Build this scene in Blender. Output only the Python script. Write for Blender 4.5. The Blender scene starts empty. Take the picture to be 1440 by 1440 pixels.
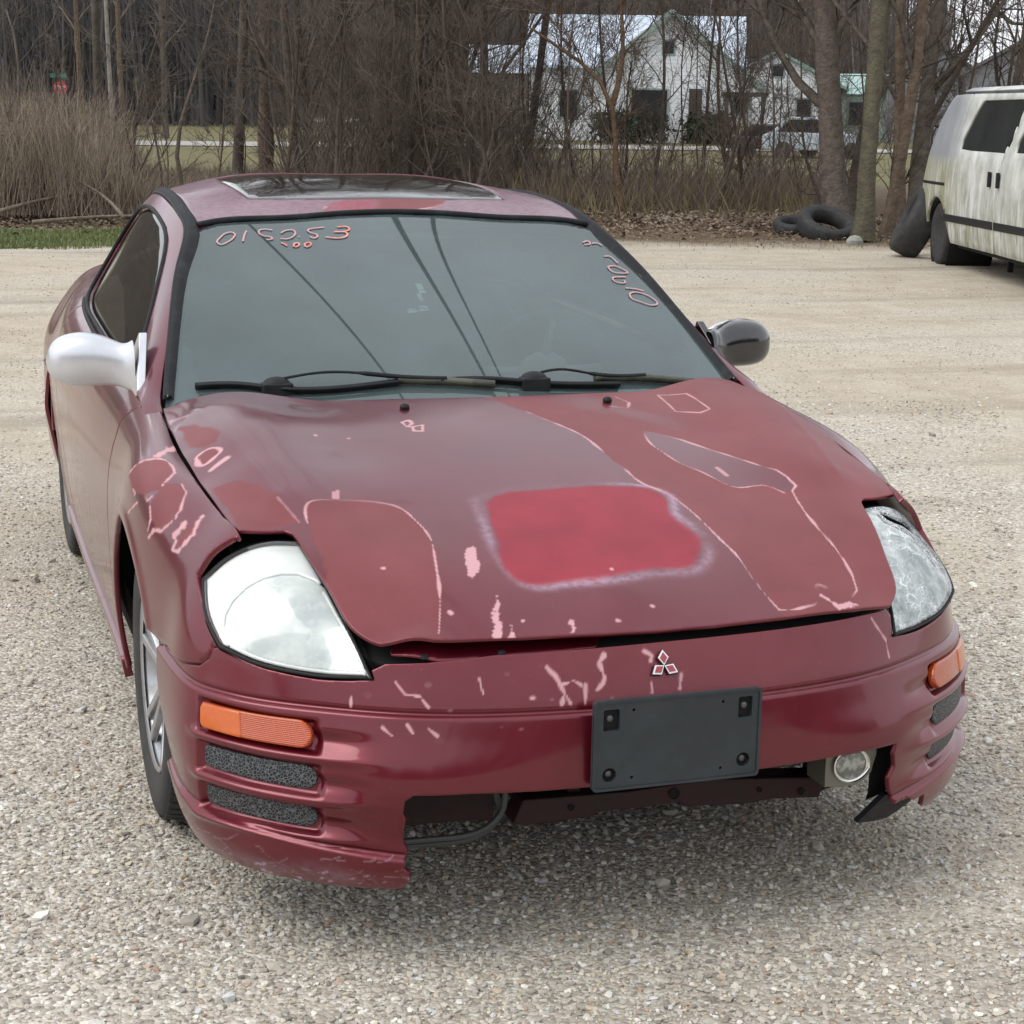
import bpy, bmesh, math, random
import numpy as np
from mathutils import Matrix, Vector
D, C = bpy.data, bpy.context
sc = C.scene
COL = sc.collection
rnd = random.Random(5); rg = np.random.default_rng(5)
R = math.radians
# ================================================================ camera, sky, sun, exposure
def setup_camera():
    yaw, pit, roll = .323, .219, .0177
    c, s, cp, sp, cr, sr = math.cos(yaw), math.sin(yaw), math.cos(pit), math.sin(pit), math.cos(roll), math.sin(roll)
    F = Vector((s*cp, c*cp, -sp)); U = Vector((s*sp, c*sp, cp)); Rt = Vector((c, -s, 0))
    R2 = Rt*cr+U*sr; U2 = -Rt*sr+U*cr
    cam = D.cameras.new('camera'); o = D.objects.new('camera', cam); COL.objects.link(o)
    cam.sensor_width = 36; cam.lens = 2514.2/1440*36; cam.clip_end = 5000; cam.clip_start = .05
    m = Matrix((R2, U2, -F)).transposed().to_4x4(); m.translation = Vector((-1.2731, -2.8661, 1.549)); o.matrix_world = m
    sc.camera = o
setup_camera()
SUN_EL, SUN_AZ = 52, 200      # broad overcast glow from the left
w = D.worlds.new('World'); sc.world = w; w.use_nodes = True
nt = w.node_tree; nt.nodes.clear()
def wn(t, **k):
    n = nt.nodes.new(t)
    for a, b in k.items(): setattr(n, a, b)
    return n
sky = wn('ShaderNodeTexSky', sky_type='NISHITA', sun_disc=False, sun_elevation=R(SUN_EL), sun_rotation=R(SUN_AZ), air_density=1.0, dust_density=4.0, ozone_density=1.0)
bw = wn('ShaderNodeRGBToBW'); nt.links.new(sky.outputs[0], bw.inputs[0])
tc = wn('ShaderNodeTexCoord'); mp = wn('ShaderNodeMapping'); mp.inputs['Scale'].default_value = (1, 1, 2.6)
nt.links.new(tc.outputs['Generated'], mp.inputs[0])
ns = wn('ShaderNodeTexNoise'); ns.inputs['Scale'].default_value = 2.2; ns.inputs['Detail'].default_value = 5; ns.inputs['Roughness'].default_value = .55
nt.links.new(mp.outputs[0], ns.inputs[0])
cr_ = wn('ShaderNodeValToRGB'); cr_.color_ramp.elements[0].position = .35; cr_.color_ramp.elements[0].color = (7.0, 7.35, 7.9, 1)
cr_.color_ramp.elements[1].position = .68; cr_.color_ramp.elements[1].color = (8.2, 8.45, 8.8, 1)
nt.links.new(ns.outputs[0], cr_.inputs[0])
mx = wn('ShaderNodeMix', data_type='RGBA'); mx.inputs[0].default_value = .86
nt.links.new(bw.outputs[0], mx.inputs[6]); nt.links.new(cr_.outputs[0], mx.inputs[7])
bg = wn('ShaderNodeBackground'); bg.inputs[1].default_value = .115
nt.links.new(mx.outputs[2], bg.inputs[0]); ow = wn('ShaderNodeOutputWorld'); nt.links.new(bg.outputs[0], ow.inputs[0])
sl = D.lights.new('sun', 'SUN'); sl.energy = 1.1; sl.angle = R(42); sl.color = (1, .97, .92)
so = D.objects.new('sun', sl); COL.objects.link(so)
_el, _az = R(SUN_EL), R(190)
sd = Vector((math.cos(_az)*math.cos(_el), math.sin(_az)*math.cos(_el), math.sin(_el)))   # towards the sun
so.rotation_euler = sd.to_track_quat('Z', 'Y').to_euler(); so.location = (0, 0, 20)
sky.sun_rotation = math.atan2(sd.x, sd.y)
vs = sc.view_settings; vs.view_transform = 'Standard'; vs.look = 'None'; vs.exposure = .56; vs.gamma = 1; vs.use_curve_mapping = False
# ================================================================ materials
def mat(name, col=(.5,.5,.5), rough=.6, metal=0., coat=0., noise=None, bump=None, spec=.5, coord='Object', emit=None, alpha=None):
    """noise=(colour2, scale, lo, hi[, detail]) ; bump=(scale, strength, distance)"""
    m = D.materials.new(name); m.use_nodes = True; n = m.node_tree; b = n.nodes['Principled BSDF']
    b.inputs['Base Color'].default_value = (*col, 1); b.inputs['Roughness'].default_value = rough; b.inputs['Metallic'].default_value = metal
    b.inputs['Coat Weight'].default_value = coat; b.inputs['Coat Roughness'].default_value = .06; b.inputs['Specular IOR Level'].default_value = spec
    t = n.nodes.new('ShaderNodeTexCoord')
    if noise:
        x = n.nodes.new('ShaderNodeTexNoise'); x.inputs['Scale'].default_value = noise[1]; x.inputs['Detail'].default_value = noise[4] if len(noise) > 4 else 6
        x.inputs['Roughness'].default_value = .62
        r = n.nodes.new('ShaderNodeMapRange'); r.inputs[1].default_value = noise[2]; r.inputs[2].default_value = noise[3]
        q = n.nodes.new('ShaderNodeMix'); q.data_type = 'RGBA'; q.inputs[6].default_value = (*col, 1); q.inputs[7].default_value = (*noise[0], 1)
        n.links.new(t.outputs[coord], x.inputs[0]); n.links.new(x.outputs[0], r.inputs[0]); n.links.new(r.outputs[0], q.inputs[0]); n.links.new(q.outputs[2], b.inputs['Base Color'])
    if bump:
        x = n.nodes.new('ShaderNodeTexNoise'); x.inputs['Scale'].default_value = bump[0]; x.inputs['Detail'].default_value = 5
        u = n.nodes.new('ShaderNodeBump'); u.inputs['Strength'].default_value = bump[1]; u.inputs['Distance'].default_value = bump[2]
        n.links.new(t.outputs[coord], x.inputs[0]); n.links.new(x.outputs[0], u.inputs['Height']); n.links.new(u.outputs[0], b.inputs['Normal'])
    return m
class NT:
    """tiny node builder"""
    def __init__(s, m): s.n = m.node_tree; s.b = s.n.nodes['Principled BSDF']; s.out = s.n.nodes['Material Output']
    def add(s, t, ins=None, **k):
        n = s.n.nodes.new(t)
        for a, b in k.items(): setattr(n, a, b)
        for a, b in (ins or {}).items():
            if isinstance(b, bpy.types.NodeSocket): s.n.links.new(b, n.inputs[a])
            else: n.inputs[a].default_value = b
        return n
    def mix(s, f, a, b):
        n = s.add('ShaderNodeMix', data_type='RGBA')
        for i, v in ((0, f), (6, a), (7, b)):
            if isinstance(v, bpy.types.NodeSocket): s.n.links.new(v, n.inputs[i])
            elif i == 0: n.inputs[0].default_value = v
            else: n.inputs[i].default_value = (*v, 1)
        return n.outputs[2]
    def math(s, op, a, b=0., c=0.):
        n = s.add('ShaderNodeMath', operation=op)
        for i, v in enumerate((a, b, c)):
            if isinstance(v, bpy.types.NodeSocket): s.n.links.new(v, n.inputs[i])
            else: n.inputs[i].default_value = v
        return n.outputs[0]
    def rng(s, v, a, b, c=0., d=1.):
        n = s.add('ShaderNodeMapRange', {0: v, 1: a, 2: b, 3: c, 4: d}); return n.outputs[0]
    def noise(s, vec, scale, detail=5, rough=.6, dist=0.):
        return s.add('ShaderNodeTexNoise', {'Vector': vec, 'Scale': scale, 'Detail': detail, 'Roughness': rough, 'Distortion': dist}).outputs[0]
    def set(s, k, v):
        if isinstance(v, bpy.types.NodeSocket): s.n.links.new(v, s.b.inputs[k])
        else: s.b.inputs[k].default_value = v
def new(name):
    m = D.materials.new(name); m.use_nodes = True; return m, NT(m)
def paint_material():
    m, n = new('car_paint'); t = n.add('ShaderNodeTexCoord').outputs['Object']
    a = n.add('ShaderNodeAttribute', attribute_name='mk'); sp = n.add('ShaderNodeSeparateColor', {0: a.outputs['Color']})
    fad, chip, red = sp.outputs; hz = n.add('ShaderNodeAttribute', attribute_name='haze').outputs['Fac']
    blo = n.rng(n.noise(t, 3.2, 4), .4, .66)
    base = n.mix(blo, (.125, .004, .014), (.155, .009, .021))
    dull = n.add('ShaderNodeAttribute', attribute_name='dull').outputs['Fac']
    base = n.mix(n.math('MULTIPLY', dull, n.rng(n.noise(t, 4, 6), .3, .7, .25, .85)), base, (.118, .019, .037))
    fcol = n.mix(n.rng(n.noise(t, 5, 6), .35, .7), (.160, .028, .032), (.205, .042, .046))
    base = n.mix(fad, base, fcol)
    rcol = n.mix(n.rng(n.noise(t, 7, 5), .35, .7), (.22, .009, .024), (.29, .016, .034))
    base = n.mix(red, base, rcol)
    base = n.mix(n.math('MULTIPLY', hz, n.rng(n.noise(t, 60, 4), .3, .6, .35, 1.)), base, (.42, .31, .40))
    base = n.mix(chip, base, (.56, .30, .32))
    dirt = n.rng(n.noise(t, 90, 6, .7), .62, .78)
    base = n.mix(n.math('MULTIPLY', dirt, .12), base, (.35, .28, .24))
    n.set('Base Color', base)
    peel = n.math('MAXIMUM', n.math('MAXIMUM', fad, chip), n.math('MAXIMUM', red, hz))
    n.set('Coat Weight', n.math('MULTIPLY', n.math('SUBTRACT', 1., peel), .8)); n.set('Coat Roughness', n.rng(n.noise(t, 14, 5), .3, .7, .05, .17))
    n.set('Roughness', n.rng(peel, 0, 1, .38, .46)); n.set('Metallic', n.rng(peel, 0, 1, .62, .12))
    bp = n.add('ShaderNodeBump', {'Height': n.math('ADD', n.noise(t, 260, 3), n.math('MULTIPLY', peel, -2.2)), 'Strength': .25, 'Distance': .0006})
    n.set('Normal', bp.outputs[0]); return m
def glass_material(name, tint, haze=.05, rough=.02, film=(.35,.42,.42), gloss=(1, 1, 1)):
    m, n = new(name); n.n.nodes.remove(n.b); t = n.add('ShaderNodeTexCoord').outputs['Object']
    fr = n.add('ShaderNodeFresnel', {'IOR': 1.62}).outputs[0]
    tr = n.add('ShaderNodeBsdfTransparent', {'Color': (*tint, 1)}); gl = n.add('ShaderNodeBsdfGlossy', {'Color': (*gloss, 1), 'Roughness': rough})
    df = n.add('ShaderNodeBsdfDiffuse', {'Color': (*film, 1)})
    m1 = n.add('ShaderNodeMixShader', {0: n.rng(n.noise(t, 3, 6), .3, .75, haze*.8, haze*1.25), 1: tr.outputs[0], 2: df.outputs[0]})
    m2 = n.add('ShaderNodeMixShader', {0: fr, 1: m1.outputs[0], 2: gl.outputs[0]})
    n.n.links.new(m2.outputs[0], n.out.inputs[0]); return m
# ================================================================ object helpers
def mesh_from(name, V, Fc, m=None, smooth=True):
    me = D.meshes.new(name); V = np.asarray(V, np.float32)
    me.vertices.add(len(V)); me.vertices.foreach_set('co', V.ravel())
    if isinstance(Fc, np.ndarray):
        k = Fc.shape[1]; nf = len(Fc); me.loops.add(nf*k); me.polygons.add(nf)
        me.loops.foreach_set('vertex_index', Fc.ravel().astype(np.int32)); me.polygons.foreach_set('loop_start', np.arange(0, nf*k, k, dtype=np.int32))
        me.polygons.foreach_set('loop_total', np.full(nf, k, np.int32)); me.update(calc_edges=True)
    else:
        me.clear_geometry(); me.from_pydata([tuple(map(float, v)) for v in V], [], Fc); me.update()
    me.polygons.foreach_set('use_smooth', np.full(len(me.polygons), smooth)); me.validate()
    if m: me.materials.append(m)
    return me
def link(name, me, parent=None):
    o = D.objects.new(name, me); COL.objects.link(o)
    if parent: o.parent = parent
    return o
def obj(name, V, Fc, m, parent=None, smooth=True): return link(name, mesh_from(name, V, Fc, m, smooth), parent)
def thing(name, label, cat, loc=(0,0,0), rotz=0., group=None):
    o = D.objects.new(name, None); COL.objects.link(o); o.location = loc; o.rotation_euler = (0, 0, rotz)
    o['label'] = label; o['category'] = cat
    if group: o['group'] = group
    return o
def pivot(name): o = D.objects.new(name, None); COL.objects.link(o); return o
def tag(o, label=None, cat=None, group=None, kind=None):
    if label: o['label'] = label
    if cat: o['category'] = cat
    if group: o['group'] = group
    if kind: o['kind'] = kind
    return o
class MB:
    """collects simple shapes into one mesh"""
    def __init__(s): s.V = []; s.F = []
    def add(s, V, Fc): k = len(s.V); s.V += [tuple(map(float, v)) for v in V]; s.F += [tuple(int(i)+k for i in f) for f in Fc]; return s
    def box(s, lo, hi, T=None):
        V = [(x, y, z) for x in (lo[0], hi[0]) for y in (lo[1], hi[1]) for z in (lo[2], hi[2])]
        if T is not None: V = [T(v) for v in V]
        return s.add(V, [(0,1,3,2),(4,6,7,5),(0,4,5,1),(2,3,7,6),(0,2,6,4),(1,5,7,3)])
    def prism(s, poly, a, b, f=None):
        """poly (2d) extruded between a and b; f maps (u,v,w)->xyz"""
        f = f or (lambda u, v, w: (u, v, w)); n = len(poly)
        V = [f(*p, a) for p in poly]+[f(*p, b) for p in poly]
        return s.add(V, [tuple(range(n))[::-1], tuple(range(n, 2*n))]+[(i, (i+1)%n, n+(i+1)%n, n+i) for i in range(n)])
    def tube(s, P, r, k=8, cap=True):
        V, Fc = tube_np(np.asarray(P, float), r, k, cap); return s.add(V, Fc)
    def lathe(s, prof, k=32, f=None, close=False):
        """prof [(r, h)] round the h axis"""
        f = f or (lambda x, y, z: (x, y, z)); n = len(prof); V = []
        for r, h in prof:
            for i in range(k): a = 2*math.pi*i/k; V.append(f(r*math.cos(a), r*math.sin(a), h))
        Fc = [(j*k+i, j*k+(i+1)%k, (j+1)*k+(i+1)%k, (j+1)*k+i) for j in range(n-1) for i in range(k)]
        if close: Fc += [((n-1)*k+i, (n-1)*k+(i+1)%k, (i+1)%k, i) for i in range(k)]
        return s.add(V, Fc)
    def ellipsoid(s, c, r, k=20, T=None):
        V = []; Fc = []
        for j in range(k//2+1):
            th = math.pi*j/(k//2)
            for i in range(k):
                ph = 2*math.pi*i/k; v = (c[0]+r[0]*math.sin(th)*math.cos(ph), c[1]+r[1]*math.sin(th)*math.sin(ph), c[2]+r[2]*math.cos(th)); V.append(T(v) if T else v)
        for j in range(k//2):
            for i in range(k): Fc.append((j*k+i, (j+1)*k+i, (j+1)*k+(i+1)%k, j*k+(i+1)%k))
        return s.add(V, Fc)
    def build(s, name, m, parent=None, smooth=False, bevel=0.):
        o = obj(name, s.V, s.F, m, parent, smooth)
        if bevel:
            b = o.modifiers.new('bevel', 'BEVEL'); b.width = bevel; b.segments = 2; b.limit_method = 'ANGLE'; b.angle_limit = .6
            for p in o.data.polygons: p.use_smooth = True
            e = o.modifiers.new('wn', 'WEIGHTED_NORMAL')
        return o
def tube_np(P, r, k=8, cap=True):
    n = len(P); r = np.broadcast_to(np.asarray(r, float), (n,)); T = np.gradient(P, axis=0); T /= np.linalg.norm(T, axis=1)[:, None]+1e-12
    up = np.array([0, 0, 1.]) if abs(T[0, 2]) < .9 else np.array([1., 0, 0]); V = []
    for i in range(n):
        a = np.cross(T[i], up); a /= np.linalg.norm(a)+1e-12; b = np.cross(T[i], a); up = np.cross(a, T[i])
        for j in range(k): th = 2*math.pi*j/k; V.append(P[i]+r[i]*(math.cos(th)*a+math.sin(th)*b))
    Fc = [(i*k+j, (i+1)*k+j, (i+1)*k+(j+1)%k, i*k+(j+1)%k) for i in range(n-1) for j in range(k)]
    if cap: Fc += [tuple(range(k)), tuple(range((n-1)*k, n*k))[::-1]]
    return V, Fc
def tubes_batch(P, r, k=3):
    """P (N,m,3), r (N,m) -> verts, quads"""
    N, m, _ = P.shape; T = np.gradient(P, axis=1); T /= np.linalg.norm(T, axis=2, keepdims=True)+1e-9
    up = np.where(np.abs(T[..., 2:3]) < .85, np.array([0, 0, 1.]), np.array([1., 0, 0])); a = np.cross(T, up); a /= np.linalg.norm(a, axis=2, keepdims=True)+1e-9; b = np.cross(T, a)
    th = np.arange(k)*2*np.pi/k
    V = P[:, :, None, :]+r[:, :, None, None]*(np.cos(th)[None, None, :, None]*a[:, :, None]+np.sin(th)[None, None, :, None]*b[:, :, None])
    i = np.arange(N)[:, None, None]; s = np.arange(m-1)[None, :, None]; j = np.arange(k)[None, None, :]; o = (i*m+s)*k; jn = (j+1) % k
    F = np.stack([o+j, o+k+j, o+k+jn, o+jn], -1).reshape(-1, 4); return V.reshape(-1, 3), F
def cat_meshes(L):
    V = []; F = []; k = 0
    for v, f in L: V.append(v); F.append(f+k); k += len(v)
    return np.concatenate(V), np.concatenate(F)
# ---------------------------------------------------------------- numeric surface tools
def basis(kn, x):
    """cardinal natural cubic spline matrix (len(x), len(kn))"""
    kn = np.asarray(kn, float); x = np.clip(np.asarray(x, float), kn[0], kn[-1]); n = len(kn); h = np.diff(kn)
    A = np.zeros((n, n)); B = np.zeros((n, n)); A[0, 0] = A[-1, -1] = 1
    for i in range(1, n-1):
        A[i, i-1] = h[i-1]; A[i, i] = 2*(h[i-1]+h[i]); A[i, i+1] = h[i]
        B[i, i-1] = 6/h[i-1]; B[i, i] = -6/h[i-1]-6/h[i]; B[i, i+1] = 6/h[i]
    M = np.linalg.solve(A, B); I = np.eye(n)
    k = np.clip(np.searchsorted(kn, x)-1, 0, n-2); d = kn[k+1]-x; e = x-kn[k]; H = h[k]
    a = (d**3/(6*H)-H*d/6)[:, None]; b = (e**3/(6*H)-H*e/6)[:, None]
    return a*M[k]+b*M[k+1]+(d/H)[:, None]*I[k]+(e/H)[:, None]*I[k+1]
def curve(P, n=60, t=None):
    P = np.asarray(P, float); d = np.r_[0, np.cumsum(np.linalg.norm(np.diff(P, axis=0), axis=1))]
    return basis(d, np.linspace(0, d[-1], n))@P
class Loft:
    """sections at const s; each a spline through columns; put() gives xyz"""
    def __init__(s, S, C, kind, tk=None):
        s.S = np.asarray(S, float); s.C = np.asarray(C, float); s.kind = kind
        s.tk = np.arange(s.C.shape[1]) if tk is None else np.asarray(tk, float)
        s.sc = np.array([1., .12]) if kind == 'y' else np.array([.12, 1.])
    def ev(s, ab):
        ab = np.asarray(ab, float)
        sv, tv = (ab[:, 0], ab[:, 1]) if s.kind == 'y' else (ab[:, 1], ab[:, 0])
        Bs = basis(s.S, sv); Bt = basis(s.tk, tv)
        q = np.einsum('ki,ijc,kj->kc', Bs, s.C, Bt)
        return np.stack([q[:, 0], sv, q[:, 1]], 1) if s.kind == 'y' else np.stack([q[:, 0], q[:, 1], sv], 1)
    def inv(s, P):
        P = np.atleast_2d(np.asarray(P, float)); out = []
        tt = np.linspace(s.tk[0], s.tk[-1], 500)
        for p in P:
            sv = p[1] if s.kind == 'y' else p[2]
            ab = np.stack([np.full(500, sv), tt], 1) if s.kind == 'y' else np.stack([tt, np.full(500, sv)], 1)
            d = np.linalg.norm(s.ev(ab)-p, axis=1); t = tt[d.argmin()]
            out.append((sv, t) if s.kind == 'y' else (t, sv))
        return np.array(out)
class Plate:
    """thin plate spline height over a plane"""
    def __init__(s, pts, o=(0, 0, 0), ex=(1, 0, 0), n=(0, 0, 1), lam=1e-5, mirror=False):
        s.o = np.array(o, float); n = np.array(n, float); n /= np.linalg.norm(n); ex = np.array(ex, float); ex -= n*(ex@n); ex /= np.linalg.norm(ex)
        s.M = np.stack([ex, np.cross(n, ex), n]); P = np.array(pts, float)
        if mirror: P = np.concatenate([P, (P*[-1, 1, 1])[P[:, 0] > 1e-4]])
        q = (P-s.o)@s.M.T; s.X = q[:, :2]; m = len(q)
        K = s.k(s.X)+lam*np.eye(m); T = np.c_[np.ones(m), s.X]
        s.w = np.linalg.solve(np.block([[K, T], [T.T, np.zeros((3, 3))]]), np.r_[q[:, 2], 0, 0, 0]); s.sc = np.array([1., 1.])
    def k(s, A):
        r2 = ((A[:, None]-s.X[None])**2).sum(2)+1e-12; return .5*r2*np.log(r2)
    def ev(s, ab):
        ab = np.asarray(ab, float); out = []
        for i in range(0, len(ab), 20000):
            a = ab[i:i+20000]; h = s.k(a)@s.w[:-3]+np.c_[np.ones(len(a)), a]@s.w[-3:]; out.append(np.c_[a, h])
        return np.concatenate(out)@s.M+s.o
    def inv(s, P): return ((np.atleast_2d(np.asarray(P, float))-s.o)@s.M.T)[:, :2]
def inside(P, poly):
    x, y = P[:, 0], P[:, 1]; r = np.zeros(len(P), bool); a = poly; b = np.roll(poly, -1, 0)
    for (x0, y0), (x1, y1) in zip(a, b):
        if y0 == y1: continue
        c = ((y0 > y) != (y1 > y)) & (x < (x1-x0)*(y-y0)/(y1-y0)+x0); r ^= c
    return r
def segdist(P, poly, closed=True):
    a = np.asarray(poly, float); b = np.roll(a, -1, 0)
    if not closed: a, b = a[:-1], b[:-1]
    best = np.full(len(P), 1e9); bp = np.zeros((len(P), 2))
    for p, q in zip(a, b):
        d = q-p; L = d@d+1e-18; t = np.clip(((P-p)@d)/L, 0, 1); c = p+t[:, None]*d; r = np.hypot(*(P-c).T)
        m = r < best; best[m] = r[m]; bp[m] = c[m]
    return best, bp
# ---------------------------------------------------------------- car body surfaces (metres; x right, y rearward, z up)
SIDE = Loft([.30, .42, .55, .65, .8, 1.0, 1.2, 1.4, 1.8, 2.4, 3.0, 3.4, 3.8, 4.2, 4.45], [
 [(.76,.62),(.765,.60),(.77,.57),(.777,.53),(.782,.49),(.80,.38),(.80,.22)],
 [(.715,.753),(.762,.705),(.79,.65),(.815,.60),(.832,.54),(.845,.42),(.84,.22)],
 [(.729,.777),(.775,.738),(.806,.69),(.83,.62),(.843,.53),(.852,.40),(.845,.20)],
 [(.738,.79),(.788,.765),(.825,.71),(.846,.63),(.856,.53),(.86,.38),(.85,.20)],
 [(.749,.811),(.797,.803),(.84,.757),(.866,.67),(.873,.56),(.872,.38),(.862,.20)],
 [(.755,.834),(.803,.828),(.848,.78),(.873,.69),(.879,.57),(.875,.38),(.865,.20)],
 [(.75,.857),(.793,.848),(.832,.80),(.858,.71),(.866,.58),(.862,.38),(.838,.20)],
 [(.757,.883),(.793,.868),(.826,.82),(.852,.73),(.863,.60),(.855,.38),(.828,.20)],
 [(.79,.905),(.815,.885),(.842,.83),(.864,.73),(.870,.60),(.854,.38),(.824,.20)],
 [(.795,.925),(.822,.905),(.850,.85),(.870,.75),(.873,.62),(.852,.38),(.821,.20)],
 [(.76,.95),(.802,.93),(.842,.86),(.865,.75),(.864,.62),(.842,.38),(.815,.20)],
 [(.69,.965),(.75,.94),(.805,.86),(.843,.75),(.850,.62),(.834,.38),(.808,.20)],
 [(.62,.975),(.69,.945),(.755,.86),(.805,.75),(.822,.62),(.815,.38),(.80,.20)],
 [(.55,.965),(.64,.93),(.72,.85),(.79,.74),(.815,.60),(.81,.38),(.79,.24)],
 [(.45,.92),(.54,.90),(.62,.83),(.69,.73),(.72,.60),(.71,.40),(.68,.28)]], 'y')
_B = [ # z , plan points
 (.645, [(0,.095),(.25,.10),(.45,.14),(.60,.205),(.705,.28),(.765,.36),(.79,.45),(.82,.66)]),
 (.60, [(0,.062),(.25,.072),(.45,.112),(.60,.185),(.715,.262),(.778,.345),(.81,.44),(.835,.66)]),
 (.56, [(0,.038),(.25,.05),(.45,.095),(.60,.17),(.72,.25),(.785,.335),(.822,.43),(.848,.66)]),
 (.51, [(0,.014),(.25,.028),(.45,.075),(.60,.152),(.72,.237),(.792,.325),(.832,.43),(.853,.66)]),
 (.45, [(0,.0),(.25,.013),(.45,.055),(.60,.13),(.72,.218),(.80,.31),(.840,.42),(.858,.66)]),
 (.39, [(0,-.008),(.25,.003),(.45,.035),(.60,.108),(.72,.197),(.803,.295),(.842,.41),(.848,.66)]),
 (.33, [(0,-.005),(.25,.005),(.45,.035),(.60,.105),(.72,.193),(.803,.292),(.836,.41),(.835,.66)]),
 (.27, [(0,.002),(.25,.012),(.45,.045),(.60,.115),(.715,.20),(.797,.30),(.828,.42),(.822,.66)]),
 (.215, [(0,.004),(.25,.015),(.45,.048),(.60,.118),(.715,.205),(.787,.31),(.815,.44),(.808,.66)]),
 (.165, [(0,.03),(.25,.04),(.45,.075),(.58,.14),(.69,.225),(.765,.33),(.792,.46),(.785,.66)])][::-1]
_half = np.array([b[1] for b in _B], float)
BUMP = Loft([b[0] for b in _B], np.concatenate([(_half*[-1, 1])[:, :0:-1], _half], 1), 'z', np.arange(-7, 8))
GAP = [(.715,.43,.755),(.73,.56,.778),(.745,.73,.80),(.755,.91,.827),(.755,1.12,.847),(.748,1.27,.866)]
CREASE = [(.599,.412,.752),(.614,.56,.806),(.637,.70,.838),(.657,.84,.864),(.672,.96,.881),(.69,1.12,.890),(.70,1.25,.889)]
HL_IN = [(.599,.412,.747),(.581,.331,.709),(.561,.239,.652),(.544,.172,.604),(.530,.122,.556)]
HL_BOT = [(.530,.122,.556),(.615,.178,.549),(.674,.213,.554),(.731,.257,.564),(.778,.306,.582)]
HL_OUT = [(.778,.306,.582),(.792,.385,.625),(.783,.468,.671)]
HL_TOP = [(.783,.468,.671),(.747,.462,.706),(.703,.443,.735),(.655,.427,.748),(.599,.412,.747)]
HOOD = Plate([(0,.068,.622),(0,.16,.668),(0,.3,.716),(0,.5,.776),(0,.7,.826),(0,.9,.868),(0,1.08,.897),(0,1.2,.91),
 (.25,.078,.621),(.25,.3,.714),(.25,.6,.80),(.25,.9,.868),(.25,1.1,.897),
 (.45,.105,.618),(.45,.25,.69),(.45,.5,.776),(.45,.8,.85),(.45,1.1,.892),
 (.516,.125,.615),(.535,.20,.655),(.56,.30,.708),(.575,.38,.742),(.66,.44,.757),
 (.66,.56,.793),(.69,.7,.82),(.715,.9,.852),(.72,1.1,.873)]+GAP+CREASE[1:], mirror=True, lam=3e-5)
class Poly:
    """even low-order surface z(x, y)"""
    def __init__(s, pts, w=None):
        P = np.array(pts, float); A = s.b(P[:, 0], P[:, 1]); w = np.ones(len(P)) if w is None else np.array(w, float)
        s.c = np.linalg.lstsq(A*w[:, None], P[:, 2]*w, rcond=None)[0]; s.sc = np.array([1., 1.]); s.res = A@s.c-P[:, 2]
    def b(s, x, y): y = y-1.5; return np.stack([x*0+1, y, y*y, x*x, x*x*y, x**4, y**3], 1)
    def ev(s, ab): ab = np.asarray(ab, float); return np.c_[ab, s.b(ab[:, 0], ab[:, 1])@s.c]
    def inv(s, P): return np.atleast_2d(np.asarray(P, float))[:, :2]
WSH = Poly([(0,1.3,.967),(0,1.10,.868),(0,1.57,1.088),(0,2.035,1.272),(.4,1.16,.868),(.36,1.6,1.088),(.322,1.99,1.262),
 (.718,1.337,.889),(.688,1.459,.967),(.647,1.631,1.067),(.605,1.79,1.16),(.558,1.953,1.241),(.74,1.25,.83)])
ROOF = Plate([(0,2.035,1.272),(0,2.2,1.322),(0,2.45,1.353),(0,2.75,1.355),(0,3.0,1.335),(0,3.3,1.28),(0,3.6,1.20),(0,3.95,1.06),
 (.322,1.99,1.262),(.33,2.2,1.312),(.33,2.5,1.342),(.33,2.8,1.346),(.33,3.1,1.318),(.33,3.4,1.25),(.33,3.8,1.10),
 (.558,1.953,1.241),(.555,2.1,1.274),(.55,2.3,1.300),(.54,2.6,1.308),(.53,2.9,1.29),(.51,3.2,1.235),(.49,3.5,1.17),(.47,3.9,1.04)], mirror=True, lam=2e-6)
HLS = Plate(HL_IN+HL_BOT[1:]+HL_OUT[1:]+HL_TOP[1:-1]+[(.655,.285,.668),(.70,.35,.69),(.62,.22,.612)], o=(.66,.3,.64), n=(.35,-.62,.70), lam=1e-6)
# cabin side: from belt (t=3) up to roof edge (t=0)
CAB = Loft([1.22, 1.35, 1.5, 1.7, 1.95, 2.2, 2.5, 2.8, 3.1, 3.4, 3.75], [
 [(.742,.850),(.752,.852),(.768,.850),(.786,.842)],
 [(.738,.897),(.755,.897),(.772,.893),(.790,.882)],
 [(.701,.988),(.738,.962),(.765,.925),(.788,.893)],
 [(.657,1.103),(.696,1.055),(.747,.97),(.790,.900)],
 [(.590,1.232),(.650,1.160),(.725,1.03),(.793,.908)],
 [(.582,1.278),(.634,1.208),(.713,1.06),(.795,.917)],
 [(.574,1.297),(.627,1.228),(.71,1.075),(.793,.927)],
 [(.562,1.290),(.616,1.224),(.70,1.075),(.783,.940)],
 [(.543,1.247),(.597,1.192),(.675,1.07),(.75,.953)],
 [(.520,1.175),(.570,1.14),(.635,1.05),(.69,.965)],
 [(.497,1.075),(.533,1.055),(.575,1.01),(.625,.972)]], 'y')
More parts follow.
